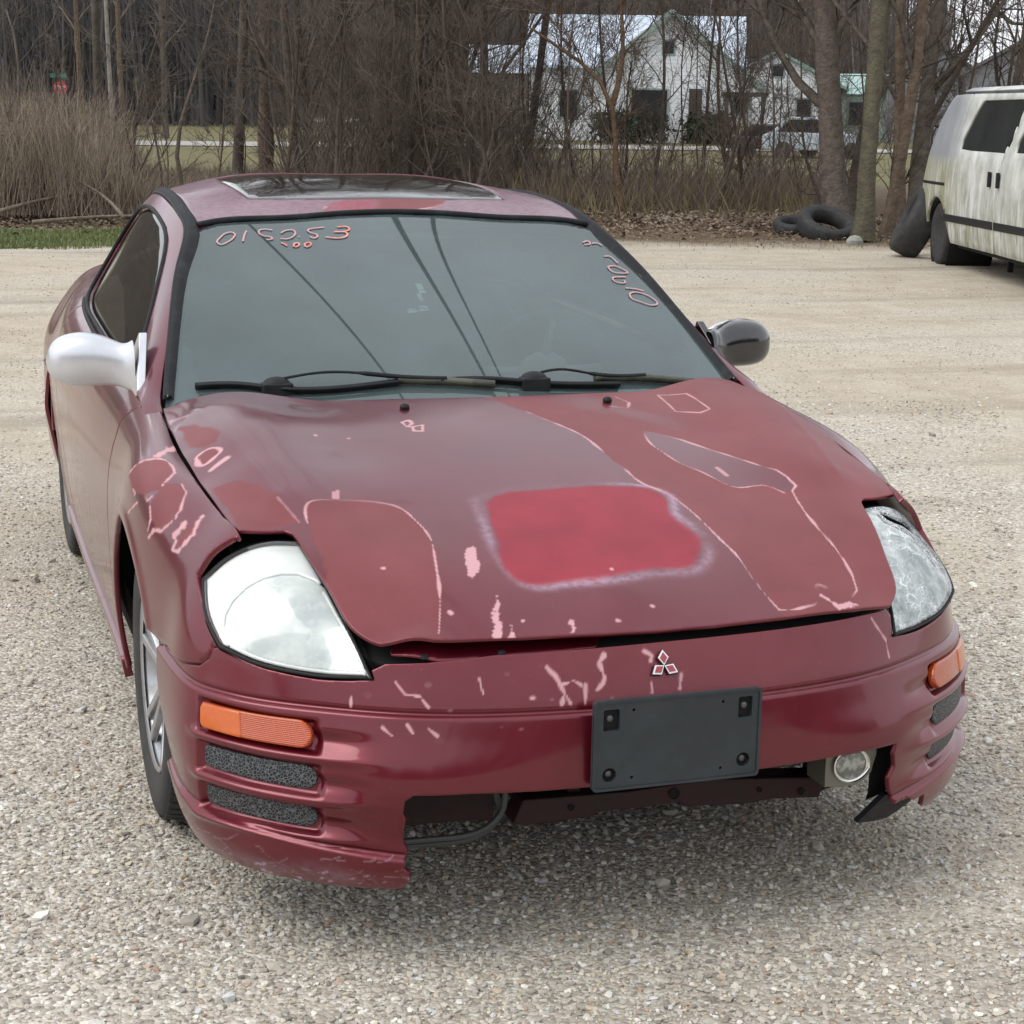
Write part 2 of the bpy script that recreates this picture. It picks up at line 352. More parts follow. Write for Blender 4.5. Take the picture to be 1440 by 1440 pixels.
MK = {
 'h_A': [[0.0448,0.9812],[0.0752,0.919],[0.1237,0.8163],[0.1405,0.7046],[0.1531,0.6305],[0.1663,0.5608],[0.1925,0.5256],[0.2123,0.4764],[0.2288,0.3851],[0.2377,0.3162],[0.2486,0.254],[0.2489,0.1875],[0.2556,0.1362],[0.2625,0.1029]],
 'h_A2': [[0.2625,0.1029],[0.287,0.1001],[0.3261,0.1086],[0.3508,0.118],[0.3832,0.1672],[0.3911,0.1613]],
 'h_B': [[0.2766,0.8338],[0.3055,0.8193],[0.3471,0.7733],[0.3869,0.7059],[0.427,0.6424],[0.4574,0.5979],[0.4822,0.5709],[0.4916,0.5413],[0.495,0.5032],[0.479,0.4875],[0.4713,0.4446],[0.4656,0.3898],[0.4654,0.334],[0.4708,0.2868],[0.4735,0.2449],[0.472,0.201],[0.4611,0.159],[0.4386,0.1371]],
 'h_C': [[0.2766,0.8338],[0.2657,0.7645],[0.2786,0.6926],[0.2927,0.6462],[0.3179,0.6073],[0.3392,0.5606],[0.3694,0.5244],[0.4263,0.5243],[0.4589,0.4841]],
 'h_F2': [[-0.5782,0.4518],[-0.5559,0.5284],[-0.5069,0.5366],[-0.4337,0.5391],[-0.381,0.5161],[-0.3637,0.4712],[-0.3508,0.4019],[-0.3632,0.307],[-0.3783,0.2246],[-0.4102,0.1163]],
 'h_F3': [[-0.7301,0.6769],[-0.6823,0.6678],[-0.645,0.6196],[-0.6182,0.5509],[-0.5928,0.4617],[-0.6516,0.452],[-0.7021,0.4385],[-0.717,0.5667]],
 'h_F4': [[-0.7382,1.0562],[-0.7018,1.0056],[-0.6698,0.8972],[-0.6856,0.866],[-0.7085,0.865],[-0.7334,0.9001]],
 'h_L0': [[-0.733,0.8439],[-0.7105,0.8527],[-0.6889,0.8366],[-0.6846,0.8177],[-0.7039,0.8013],[-0.7242,0.7949],[-0.733,0.8247],[-0.733,0.8439]],
 'h_L1': [[-0.7153,0.7592],[-0.6973,0.7693],[-0.6795,0.7778]],
 'h_L2': [[-0.7459,1.1604],[-0.711,1.1003]],
 'h_R': [[-0.2019,0.5173],[-0.1643,0.5405],[-0.0673,0.5534],[0.0292,0.5592],[0.122,0.5511],[0.1801,0.5268],[0.1922,0.4937],[0.1742,0.4277],[0.1873,0.3692],[0.189,0.3152],[0.1648,0.2596],[0.1333,0.2355],[0.0698,0.2276],[-0.0388,0.2145],[-0.142,0.2085],[-0.2152,0.2236],[-0.2316,0.261],[-0.2279,0.3396],[-0.2162,0.4329]],
 'h_D1': [[-0.2746,0.3662],[-0.2647,0.3702],[-0.2805,0.309],[-0.2892,0.2619],[-0.307,0.2492],[-0.3186,0.2528],[-0.3031,0.3001]],
 'h_D2': [[-0.2781,0.1938],[-0.2729,0.193],[-0.286,0.1339],[-0.2929,0.1077],[-0.305,0.0865],[-0.3127,0.0878],[-0.3003,0.1361]],
 'h_D3': [[-0.2746,0.1137],[-0.2694,0.113],[-0.2761,0.0836],[-0.289,0.0856]],
 'h_D4': [[-0.1596,0.1069],[-0.1529,0.1058],[-0.1576,0.0775],[-0.1712,0.0778]],
 'h_D5': [[0.3713,0.1374],[0.383,0.1298],[0.3936,0.1107],[0.4282,0.1262],[0.4423,0.114],[0.3916,0.101]],
 'h_S1': [[-0.262,0.9393],[-0.2424,0.9508],[-0.241,0.926],[-0.2583,0.9099]],
 'h_S2': [[-0.2459,0.9077],[-0.2214,0.9136],[-0.2308,0.8793],[-0.2496,0.8819]],
 'h_W1': [[-0.1197,0.731],[-0.0972,0.6277]],
 'h_W2': [[-0.096,0.146],[-0.0715,0.0981]],
 'h_W3': [[0.1096,0.1624],[0.1366,0.1217]],
 'h_V1': [[0.4213,1.0979],[0.4879,1.079],[0.4832,0.9303],[0.4542,0.918],[0.4035,0.947],[0.4213,1.0979]],
 'h_V2': [[0.3055,1.0862],[0.3226,1.037],[0.3001,0.9895],[0.262,1.007]],
 'h_G1': [[-0.5049,0.5447],[-0.5,0.5665]],
 'h_G2': [[-0.499,0.5455],[-0.4913,0.5731]],
 'h_X1': [[0.3612,0.6174],[0.3674,0.5789]],
 'h_spots': [[-0.4755,0.8598],[-0.2521,0.9089],[-0.4038,0.8531],[-0.3751,0.1639],[-0.2489,0.1208],[-0.0715,0.0981],[0.0104,0.1247],[-0.2276,1.0377],[-0.4658,0.2977],[-0.0294,0.2393]],
 'h_noz': [[-0.2306,1.0328],[0.266,1.036]],
 'hoodfrontL': [[-0.5225,0.1258],[-0.4819,0.13],[-0.4329,0.1153],[-0.3864,0.0916],[-0.3095,0.0804],[-0.0663,0.0674],[0.1061,0.0691],[0.26,0.082],[0.4238,0.1026],[0.5223,0.1294]],
 'f_r1': [[1.0287,2.2021],[0.9969,1.7891],[0.9399,1.2725],[0.8938,0.7705],[0.8411,0.6266],[0.8081,0.6963],[0.7907,1.0449],[0.785,1.3252]],
 'f_p1': [[1.0287,2.2021],[0.9969,1.7891],[0.9399,1.2725],[0.8938,0.7705],[0.8081,0.6963],[0.7907,1.0449],[0.7662,1.4043],[0.8228,2.0166],[0.9154,2.2695]],
 'f_r2': [[0.7402,0.665],[0.7038,0.6416],[0.6767,0.8809],[0.6586,1.1016],[0.6525,1.4219],[0.6626,1.7041],[0.6792,2.0195],[0.7067,2.1758]],
 'f_p2': [[0.7402,0.665],[0.7038,0.6416],[0.6586,1.1016],[0.6626,1.7041],[0.6981,2.0967],[0.7447,2.1621],[0.7831,2.0381],[0.7788,1.6641],[0.7724,1.1816]],
 'f_b1': [[0.9382,0.9941],[0.9704,0.0]],
 'f_r3': [[0.5892,0.5355],[0.5781,0.8584],[0.5618,1.126],[0.5715,1.6934],[0.5814,1.9863],[0.6059,2.0928],[0.6046,1.7949]],
 'f_p3': [[0.5908,1.0078],[0.5741,0.9541],[0.5689,1.5322],[0.5861,1.9248],[0.5997,1.8545]],
 'f_b2': [[0.6128,1.1289],[0.6198,1.7646]],
 'f_q1': [[0.9258,2.2666],[0.8941,2.2881]],
 'f_q2': [[0.8575,2.3643],[0.9099,2.7529]],
 'f_q3': [[0.8306,2.0586],[0.8017,2.0566],[0.7905,1.8311]],
 'f_q4': [[0.7766,2.0342],[0.7482,2.1865],[0.7456,2.4355]],
 'f_q5': [[0.7134,2.2227],[0.7311,2.5322]],
 'b_a': [[-0.8887,0.5716],[-0.8385,0.559],[-0.8021,0.5416],[-0.777,0.5266],[-0.8089,0.5095]],
 'b_a2': [[-0.8021,0.5416],[-0.6973,0.5476],[-0.6449,0.5396]],
 'b_a3': [[-0.7747,0.5291],[-0.7383,0.5101]],
 'b_b': [[-0.4307,0.5872],[-0.4785,0.5759],[-0.4717,0.5614],[-0.458,0.5514],[-0.4762,0.5395],[-0.5264,0.5305]],
 'b_b2': [[-0.6107,0.5391],[-0.6266,0.5095]],
 'b_c': [[-0.1276,0.5871],[-0.0775,0.579],[-0.0957,0.5696]],
 'b_c2': [[-0.1185,0.5359],[-0.1185,0.5184]],
 'b_c3': [[0.1253,0.5509],[0.098,0.5217]],
 'b_d': [[-1.4606,0.5564],[-1.4355,0.5318]],
 'b_e': [[-2.2559,0.5493],[-2.1738,0.5301],[-2.0257,0.5262]],
 'b_f': [[-2.0007,0.5214],[-1.9482,0.5093]],
 'b_g': [[-2.1693,0.4778],[-2.1214,0.4646]],
 'b_g2': [[-1.9642,0.474],[-1.8844,0.4616]],
 'b_g3': [[-2.4222,0.4706],[-2.3333,0.459]],
 'b_h': [[-2.7594,0.5191],[-2.7777,0.5022]],
 'b_i': [[2.1374,0.5941],[2.3447,0.5489],[2.3698,0.5154]],
 'b_sig': [[-5.07,0.4703],[-5.013,0.4247],[-4.3659,0.4231],[-3.7575,0.4199],[-3.3929,0.4203],[-3.2744,0.4341],[-3.2721,0.4519],[-3.3906,0.4621],[-4.1562,0.4692]],
 'b_m1': [[-4.9355,0.3931],[-4.8945,0.3498],[-4.3249,0.3494],[-3.6823,0.349],[-3.3975,0.3535],[-3.3063,0.3685],[-3.32,0.3811],[-3.6777,0.3847],[-4.3203,0.3892]],
 'b_m2': [[-4.7852,0.3201],[-4.7327,0.2738],[-4.2633,0.2711],[-3.7074,0.2716],[-3.3109,0.2758],[-3.2106,0.2923],[-3.2653,0.3076],[-3.6982,0.3085],[-4.2292,0.3135]],
 'b_sigR': [[5.2181,0.4179],[5.8588,0.3393],[3.3451,0.4299],[3.5342,0.4504],[4.3055,0.4528]],
 'b_bot': [[-6.3635,0.2284],[-5.0495,0.2288],[-3.9329,0.207],[-2.9691,0.1952],[-2.2194,0.1901]],
 'b_rbot': [[6.3832,0.17],[2.2126,0.2599],[2.388,0.2299],[2.7708,0.2234],[3.1947,0.17],[4.1107,0.2092]],
 't_0': [[-0.462,1.9103],[-0.468,1.922],[-0.4842,1.9194],[-0.5035,1.8986],[-0.5155,1.8741],[-0.5092,1.8648],[-0.4924,1.8719],[-0.4738,1.8887],[-0.462,1.9103]],
 't_1': [[-0.4293,1.9275],[-0.4401,1.9013],[-0.4478,1.8757]],
 't_2': [[-0.3592,1.9293],[-0.3782,1.935],[-0.3931,1.9299],[-0.3979,1.9146],[-0.3852,1.8987],[-0.3719,1.8945],[-0.3678,1.8852],[-0.3849,1.8796]],
 't_3': [[-0.3384,1.9133],[-0.3192,1.9291],[-0.303,1.9293],[-0.3001,1.9134],[-0.3103,1.8936],[-0.3288,1.8819],[-0.3462,1.8845]],
 't_4': [[-0.2951,1.8935],[-0.292,1.8928]],
 't_5': [[-0.2144,1.9446],[-0.244,1.9392],[-0.2628,1.9278],[-0.2575,1.9143],[-0.2452,1.9064],[-0.2438,1.8943],[-0.2561,1.8844],[-0.264,1.8939]],
 't_6': [[-0.1771,1.9466],[-0.1481,1.9465],[-0.1467,1.9355],[-0.1708,1.9201],[-0.1915,1.9191],[-0.1614,1.9163],[-0.159,1.9055],[-0.1696,1.8898],[-0.2033,1.8854],[-0.2223,1.8906]],
 't_7': [[-0.3486,1.863],[-0.3413,1.8551],[-0.336,1.8458]],
 't_8': [[-0.3136,1.8583],[-0.3045,1.8604],[-0.3069,1.8427],[-0.3168,1.8392],[-0.3136,1.8583]],
 't_9': [[-0.2874,1.854],[-0.2729,1.8618],[-0.2732,1.8461],[-0.2859,1.8384],[-0.2874,1.854]],
 't_10': [[0.5536,1.6232],[0.5687,1.6327],[0.5977,1.6326],[0.6159,1.6199],[0.624,1.5965],[0.6013,1.5831],[0.575,1.5896],[0.5509,1.6013],[0.5536,1.6232]],
 't_11': [[0.5519,1.6484],[0.5815,1.6503],[0.6031,1.6462]],
 't_12': [[0.5731,1.7036],[0.548,1.6993],[0.5309,1.6922],[0.5285,1.6786],[0.5403,1.6712],[0.5613,1.6767],[0.5605,1.6865]],
 't_13': [[0.5367,1.7464],[0.5569,1.7535],[0.5764,1.7431],[0.588,1.7276],[0.5675,1.7199],[0.5401,1.7243],[0.5367,1.7464]],
 't_14': [[0.5442,1.7979],[0.5627,1.8001],[0.5695,1.787],[0.5748,1.7695]],
 't_15': [[0.5319,1.8607],[0.5485,1.8651],[0.5591,1.8536]],
 't_16': [[0.5063,1.8635],[0.5246,1.8729],[0.5259,1.8602],[0.5056,1.8533]],
 't_17': [[0.6202,1.7419],[0.624,1.7214],[0.6338,1.694]],
 'stick': [[-0.0364,1.6497],[-0.0154,1.6491],[-0.0429,1.5771],[-0.0927,1.5173],[-0.0718,1.5125],[-0.0515,1.5319],[-0.0328,1.5382]],  # corner points of the pale patches on the glass
 'wip': [[-0.7145,1.3273],[-0.4813,1.2668],[-0.2281,1.2],[0.0236,1.2],[-0.0619,1.2],[0.1375,1.2028],[0.3686,1.2135],[0.5878,1.2595]],
 'r_p': [[-0.1889,2.0394],[-0.1457,2.1234],[-0.0337,2.1623],[0.0897,2.193],[0.1712,2.1795],[0.1835,2.1261],[0.109,2.0711],[-0.0109,2.0477],[-0.0641,2.039]],
 'r_s': [[-0.3151,2.1548],[-0.3457,2.1835],[-0.374,2.3072],[-0.3885,2.402]],
 'l_hole': [[-0.0152,0.1474],[-0.0087,0.1418],[0.0172,0.1375],[0.0476,0.1428],[0.0893,0.1493],[0.0895,0.133],[0.0608,0.1019],[0.0845,0.1017],[0.1292,0.1194],[0.0893,0.0725],[0.1173,0.0678],[0.1199,0.0498],[0.1025,0.0306],[0.0777,0.023],[0.0756,0.0474],[0.0552,0.0682],[0.0387,0.0891],[0.0156,0.1027],[-0.0119,0.115],[-0.0177,0.1269]],
 'l_circ': [[-0.1089,-0.0145],[-0.0962,0.0181],[-0.0742,0.0505],[-0.0449,0.075],[-0.0135,0.0818],[0.0227,0.0807],[0.0618,0.0728],[0.0938,0.0554],[0.1118,0.0311],[0.1181,0.0015],[0.1148,-0.0241],[0.108,-0.04]],
}
# ---------------------------------------------------------------- a trimmed panel on a surface
def snoise(P, f, seed=0, n=10):
    r = np.random.default_rng(seed); o = np.zeros(len(P))
    for _ in range(n):
        k = r.normal(size=P.shape[1])*f; o += np.sin(P@k+r.uniform(0, 6.28))
    return o/math.sqrt(n)
def densify(poly, step, sc_, closed=True):
    poly = np.asarray(poly, float); o = []; nx = np.roll(poly, -1, 0) if closed else poly[1:]
    for a, b in zip(poly, nx):
        n = max(1, int(np.linalg.norm((b-a)/sc_*1.)/step)) if False else max(1, int(np.linalg.norm((b-a)*sc_)/step))
        for k in range(n): o.append(a+(b-a)*k/n)
    if not closed: o.append(poly[-1])
    return np.array(o)
def region(name, surf, poly, step, m, parent=None, holes=(), off=0., thick=.012, disp=None, attrs=None, mirror=False, ab_sc=None, lip=.0015, subpts=None):
    """mesh the part of surf inside poly (chart coordinates); chart scale ab_sc = metres per chart unit"""
    scl = np.asarray(ab_sc if ab_sc is not None else surf.sc, float); poly = np.asarray(poly, float)
    lo, hi = poly.min(0), poly.max(0); nx = max(2, int((hi[0]-lo[0])*scl[0]/step)+1); ny = max(2, int((hi[1]-lo[1])*scl[1]/step)+1)
    gx = np.linspace(lo[0], hi[0], nx+1); gy = np.linspace(lo[1], hi[1], ny+1)
    G = np.stack(np.meshgrid(gx, gy, indexing='ij'), -1); Ctr = (G[:-1, :-1]+G[1:, 1:]).reshape(-1, 2)/2
    keep = inside(Ctr, poly)
    for h in holes: keep &= ~inside(Ctr, np.asarray(h, float))
    keep = keep.reshape(nx, ny)
    # drop faces hanging by a corner
    K = np.pad(keep, 1); nb = K[:-2, 1:-1].astype(int)+K[2:, 1:-1]+K[1:-1, :-2]+K[1:-1, 2:]; keep &= nb >= 2
    ii, jj = np.nonzero(keep); W = ny+1
    q = np.stack([ii*W+jj, (ii+1)*W+jj, (ii+1)*W+jj+1, ii*W+jj+1], 1)
    E = np.concatenate([q[:, [0, 1]], q[:, [1, 2]], q[:, [2, 3]], q[:, [3, 0]]]); key = np.sort(E, 1); kk = key[:, 0]*10**7+key[:, 1]
    u, inv, cnt = np.unique(kk, return_inverse=True, return_counts=True); be = E[cnt[inv] == 1]
    ab = G.reshape(-1, 2).copy(); bv = np.unique(be)
    loops = [poly]+[np.asarray(h, float) for h in holes]; best = None
    for L in loops:
        d, p = segdist(ab[bv]*scl, L*scl)
        if best is None: best, bp = d, p
        else: mm = d < best; best = np.where(mm, d, best); bp[mm] = p[mm]
    ab[bv] = bp/scl
    used = np.unique(q); rem = -np.ones(len(ab), int); rem[used] = np.arange(len(used)); q = rem[q]; be = rem[be]; ab = ab[used]
    P = surf.ev(ab)
    # normals
    def normals(P):
        N = np.zeros_like(P); a = P[q[:, 2]]-P[q[:, 0]]; b = P[q[:, 3]]-P[q[:, 1]]; fn = np.cross(a, b)
        for k in range(4): np.add.at(N, q[:, k], fn)
        return N/(np.linalg.norm(N, axis=1)[:, None]+1e-12)
    N = normals(P); ctr = np.array([0, 1.9, .2]) if abs(P[:, 0]).max() > 0 else 0
    flip = ((P-np.array([0, min(max(P[:, 1].mean(), .9), 3.6), .35]))*N).sum() < 0
    if flip: q = q[:, ::-1]; be = be[:, ::-1]; N = -N
    if off: P = P+N*off
    if disp is not None: P = P+N*disp(ab, P)[:, None]; N = normals(P)
    at = attrs(ab, P) if attrs else None
    nv = len(P); V = [P]; F = [q]
    if thick:
        b = np.unique(be); r2 = -np.ones(nv, int); r2[b] = np.arange(len(b)); o = np.zeros((len(b), 3))
        ed = P[be[:, 1]]-P[be[:, 0]]
        for k in (0, 1): np.add.at(o, r2[be[:, k]], np.cross(ed, N[be[:, k]]))
        o /= np.linalg.norm(o, axis=1)[:, None]+1e-12
        A = P[b]+o*lip-N[b]*lip; B = P[b]+o*lip-N[b]*(thick)
        V += [A, B]; e0, e1 = be[:, 0], be[:, 1]; a0, a1 = nv+r2[e0], nv+r2[e1]; b0, b1 = a0+len(b), a1+len(b)
        F += [np.stack([e1, e0, a0, a1], 1), np.stack([a1, a0, b0, b1], 1)]
    V = np.concatenate(V); F = np.concatenate(F)
    if mirror: V = V*[-1, 1, 1]; F = F[:, ::-1]
    me = mesh_from(name, V, F, m)
    if at is not None:
        ex = (len(V)-nv)
        for k, a in at.items():
            if a.ndim == 2:
                c = np.ones((len(V), 4), np.float32); c[:nv, :3] = a; c[nv:, :3] = 0
                t = me.attributes.new(k, 'FLOAT_COLOR', 'POINT'); t.data.foreach_set('color', c.ravel())
            else:
                c = np.zeros(len(V), np.float32); c[:nv] = a
                t = me.attributes.new(k, 'FLOAT', 'POINT'); t.data.foreach_set('value', c)
    return link(name, me, parent)
def sst(a, b, x): t = np.clip((x-a)/(b-a), 0, 1); return t*t*(3-2*t)
def smooth_poly(pts, n=8, closed=True):
    """rounded outline"""
    P = np.asarray(pts, float); o = []; m = len(P)
    for i in range(m):
        p0, p1, p2, p3 = P[(i-1) % m], P[i], P[(i+1) % m], P[(i+2) % m]
        for k in range(n):
            t = k/n; o.append(.5*((2*p1)+(-p0+p2)*t+(2*p0-5*p1+4*p2-p3)*t*t+(-p0+3*p1-3*p2+p3)*t**3))
    return np.array(o)
def chart(surf, P3): return surf.inv(np.asarray(P3, float))
# ================================================================ ground
def terrain_z(x, y):
    x = np.asarray(x, float); y = np.asarray(y, float)
    z = .011*np.clip(y-60, 0, 110)
    ridge = 46*sst(165, 330, y+.10*x)*(1-.80*sst(105, 150, x-.03*(y-200)))*(.86+.10*np.sin(x*.021+1)+.06*np.sin(x*.05))
    return z+ridge
def make_ground():
    ys = np.concatenate([np.linspace(-60, -4, 20), np.linspace(-3.5, 30, 120), np.linspace(31, 160, 60), np.linspace(164, 700, 90)])
    xs = np.concatenate([np.linspace(-500, -32, 50), np.linspace(-30, 45, 130), np.linspace(48, 700, 90)])
    X, Y = np.meshgrid(xs, ys, indexing='ij'); P = np.stack([X, Y], -1).reshape(-1, 2)
    lump = .010*snoise(P, .9, 71)+.004*snoise(P, 3, 72); lump *= (np.hypot(P[:, 0]-0, P[:, 1]-2) > 3.2)*1.
    bank = .16*sst(20.6, 23.5, P[:, 1]+.30*(P[:, 0]-2))*(P[:, 1] < 40)
    Z = terrain_z(P[:, 0], P[:, 1])+lump*(P[:, 1] < 60)+bank*sst(40, 30, P[:, 1])
    nx, ny = len(xs), len(ys); i, j = np.meshgrid(np.arange(nx-1), np.arange(ny-1), indexing='ij'); q = np.stack([i*ny+j, (i+1)*ny+j, (i+1)*ny+j+1, i*ny+j+1], -1).reshape(-1, 4)
    m, n = new('gravel_ground'); t = n.add('ShaderNodeTexCoord').outputs['Object']; sx = n.add('ShaderNodeSeparateXYZ', {0: t}).outputs
    v = n.add('ShaderNodeTexVoronoi', {'Vector': t, 'Scale': 95., 'Randomness': 1.}); v2 = n.add('ShaderNodeTexVoronoi', {'Vector': t, 'Scale': 38.}); cs = n.add('ShaderNodeSeparateColor', {0: v.outputs['Color']}).outputs; cs2 = n.add('ShaderNodeSeparateColor', {0: v2.outputs['Color']}).outputs
    stone = n.add('ShaderNodeValToRGB', {0: cs[0]}); e = stone.color_ramp.elements; e[0].position = 0; e[0].color = (.22,.20,.175,1); e[1].position = 1; e[1].color = (.74,.71,.65,1)
    for p, c in ((.2,(.36,.33,.285)),(.45,(.45,.415,.355)),(.7,(.55,.50,.42)),(.88,(.63,.605,.55))): k = e.new(p); k.color = (*c, 1)
    dirt = n.mix(n.rng(n.noise(t, 2.3, 8, .65), .35, .66), (.385,.32,.24), (.50,.435,.34))
    dirt = n.mix(n.math('MULTIPLY', n.rng(cs2[1], .75, .95), .55), dirt, stone.outputs[0])
    # share of loose stone: by the car plenty, packed tan dirt further up the lot
    big = n.noise(t, .55, 4, .55); near = n.rng(sx[1], 7.5, 2.0, 0., 1.); amt = n.math('ADD', n.rng(big, .36, .6, -.15, .55), n.math('MULTIPLY', near, .55))
    base = n.mix(n.math('MAXIMUM', n.math('MINIMUM', amt, .88), .10), dirt, stone.outputs[0])
    rut = n.add('ShaderNodeMapping', {0: t, 'Rotation': (0, 0, .08), 'Scale': (.10, 1.1, 1.)}).outputs[0]
    base = n.mix(n.rng(n.noise(rut, 1.0, 5, .6), .52, .70, 0, .75), base, (.28,.24,.19))
    grassy = n.mix(n.rng(n.noise(t, 3, 6), .35, .65), (.10,.095,.042), (.165,.145,.075)); litter = n.mix(n.rng(n.noise(t, 9, 7), .35, .65), (.085,.058,.038), (.17,.125,.085))
    yy = n.math('ADD', n.math('ADD', sx[1], n.math('MULTIPLY', sx[0], .30)), n.math('MULTIPLY', n.noise(t, .9, 6, .7), 2.2))
    yy2 = n.math('ADD', sx[1], n.math('MULTIPLY', n.noise(t, .25, 4), 8.))
    base = n.mix(n.rng(yy, 20.6, 22.0), base, litter); base = n.mix(n.rng(sx[1], 29., 33.), base, grassy)
    forest = n.mix(n.rng(n.noise(n.add('ShaderNodeMapping', {0: t, 'Scale': (1, 1, .25)}).outputs[0], .35, 8, .75), .35, .65), (.030,.024,.020), (.075,.058,.046))
    base = n.mix(n.rng(yy2, 150., 175.), base, forest)
    n.set('Base Color', base); n.set('Roughness', .95); n.set('Specular IOR Level', .2)
    ht = n.math('ADD', n.math('MULTIPLY', n.math('SUBTRACT', 1., v.outputs['Distance']), 1.), n.math('MULTIPLY', n.noise(t, 30, 6), .7))
    n.set('Normal', n.add('ShaderNodeBump', {'Height': ht, 'Strength': n.rng(sx[1], 20, 40, .8, .15), 'Distance': .007}).outputs[0])
    g = obj('ground', np.c_[P, Z], q, m); tag(g, 'tan gravel lot running back to lawn and a wooded hill', kind='structure')
make_ground()
def patch(name, poly, z, m, label, step=1.0, n=0):
    """flat irregular sheet following the terrain"""
    poly = np.array(poly, float); mb = MB(); k = len(poly); c = poly.mean(0)
    V = [(c[0], c[1], float(terrain_z(*c))+z)]+[(p[0], p[1], float(terrain_z(*p))+z) for p in poly]
    mb.add(V, [(0, 1+i, 1+(i+1) % k) for i in range(k)]); o = mb.build(name, m); tag(o, label, kind='structure'); return o
# ---- loose stones: one instanced scatter
def scatter_gn(name, P, scl, rotv, colv, m, prim='ico', subdiv=1, squash=.6, label=None):
    me = D.meshes.new(name); me.vertices.add(len(P)); me.vertices.foreach_set('co', np.asarray(P, np.float32).ravel())
    for nm, tp, a, key in (('sc', 'FLOAT_VECTOR', scl, 'vector'), ('rt', 'FLOAT_VECTOR', rotv, 'vector'), ('col', 'FLOAT', colv, 'value')):
        at = me.attributes.new(nm, tp, 'POINT'); at.data.foreach_set(key, np.asarray(a, np.float32).ravel())
    me.update(); o = link(name, me); ng = D.node_groups.new(name+'_nodes', 'GeometryNodeTree')
    ng.interface.new_socket('Geometry', in_out='INPUT', socket_type='NodeSocketGeometry'); ng.interface.new_socket('Geometry', in_out='OUTPUT', socket_type='NodeSocketGeometry')
    N = ng.nodes.new; L = ng.links.new; gi, go = N('NodeGroupInput'), N('NodeGroupOutput')
    ico = N('GeometryNodeMeshIcoSphere'); ico.inputs['Radius'].default_value = .5; ico.inputs['Subdivisions'].default_value = subdiv
    sp = N('GeometryNodeSetPosition'); nz = N('ShaderNodeTexNoise'); nz.inputs['Scale'].default_value = 2.1; pos = N('GeometryNodeInputPosition'); L(pos.outputs[0], nz.inputs['Vector'])
    vs_ = N('ShaderNodeVectorMath'); vs_.operation = 'SUBTRACT'; vs_.inputs[1].default_value = (.5,.5,.5); L(nz.outputs['Color'], vs_.inputs[0])
    vm = N('ShaderNodeVectorMath'); vm.operation = 'SCALE'; vm.inputs['Scale'].default_value = .9; L(vs_.outputs[0], vm.inputs[0]); L(ico.outputs[0], sp.inputs[0]); L(vm.outputs[0], sp.inputs['Offset'])
    smt = N('GeometryNodeSetMaterial'); smt.inputs[2].default_value = m; L(sp.outputs[0], smt.inputs[0])
    ip = N('GeometryNodeInstanceOnPoints'); L(gi.outputs[0], ip.inputs['Points']); L(smt.outputs[0], ip.inputs['Instance'])
    for nm, sk in (('sc', 'Scale'), ('rt', 'Rotation')):
        a = N('GeometryNodeInputNamedAttribute'); a.data_type = 'FLOAT_VECTOR'; a.inputs[0].default_value = nm
        if sk == 'Rotation':
            e = N('FunctionNodeEulerToRotation'); L(a.outputs[0], e.inputs[0]); L(e.outputs[0], ip.inputs[sk])
        else: L(a.outputs[0], ip.inputs[sk])
    L(ip.outputs[0], go.inputs[0]); md = o.modifiers.new('scatter', 'NODES'); md.node_group = ng
    tag(o, label, kind='stuff'); return o
m_st, n_ = new('loose_stone'); a_ = n_.add('ShaderNodeAttribute', attribute_name='col', attribute_type='INSTANCER').outputs['Fac']
rp = n_.add('ShaderNodeValToRGB', {0: a_}); e = rp.color_ramp.elements; e[0].color = (.20,.185,.165,1); e[1].color = (.76,.74,.68,1)
for p, c in ((.12,(.36,.335,.30)),(.3,(.44,.41,.36)),(.5,(.54,.49,.41)),(.62,(.54,.51,.455)),(.72,(.63,.575,.46)),(.8,(.38,.25,.17)),(.84,(.55,.56,.57)),(.93,(.74,.71,.64))): k_ = e.new(p); k_.color = (*c, 1)
tt_ = n_.add('ShaderNodeTexCoord').outputs['Object']; n_.set('Base Color', n_.mix(n_.rng(n_.noise(tt_, 6, 5), .4, .7, 0, .4), rp.outputs[0], (.30,.26,.20))); n_.set('Roughness', .85); n_.set('Specular IOR Level', .25)
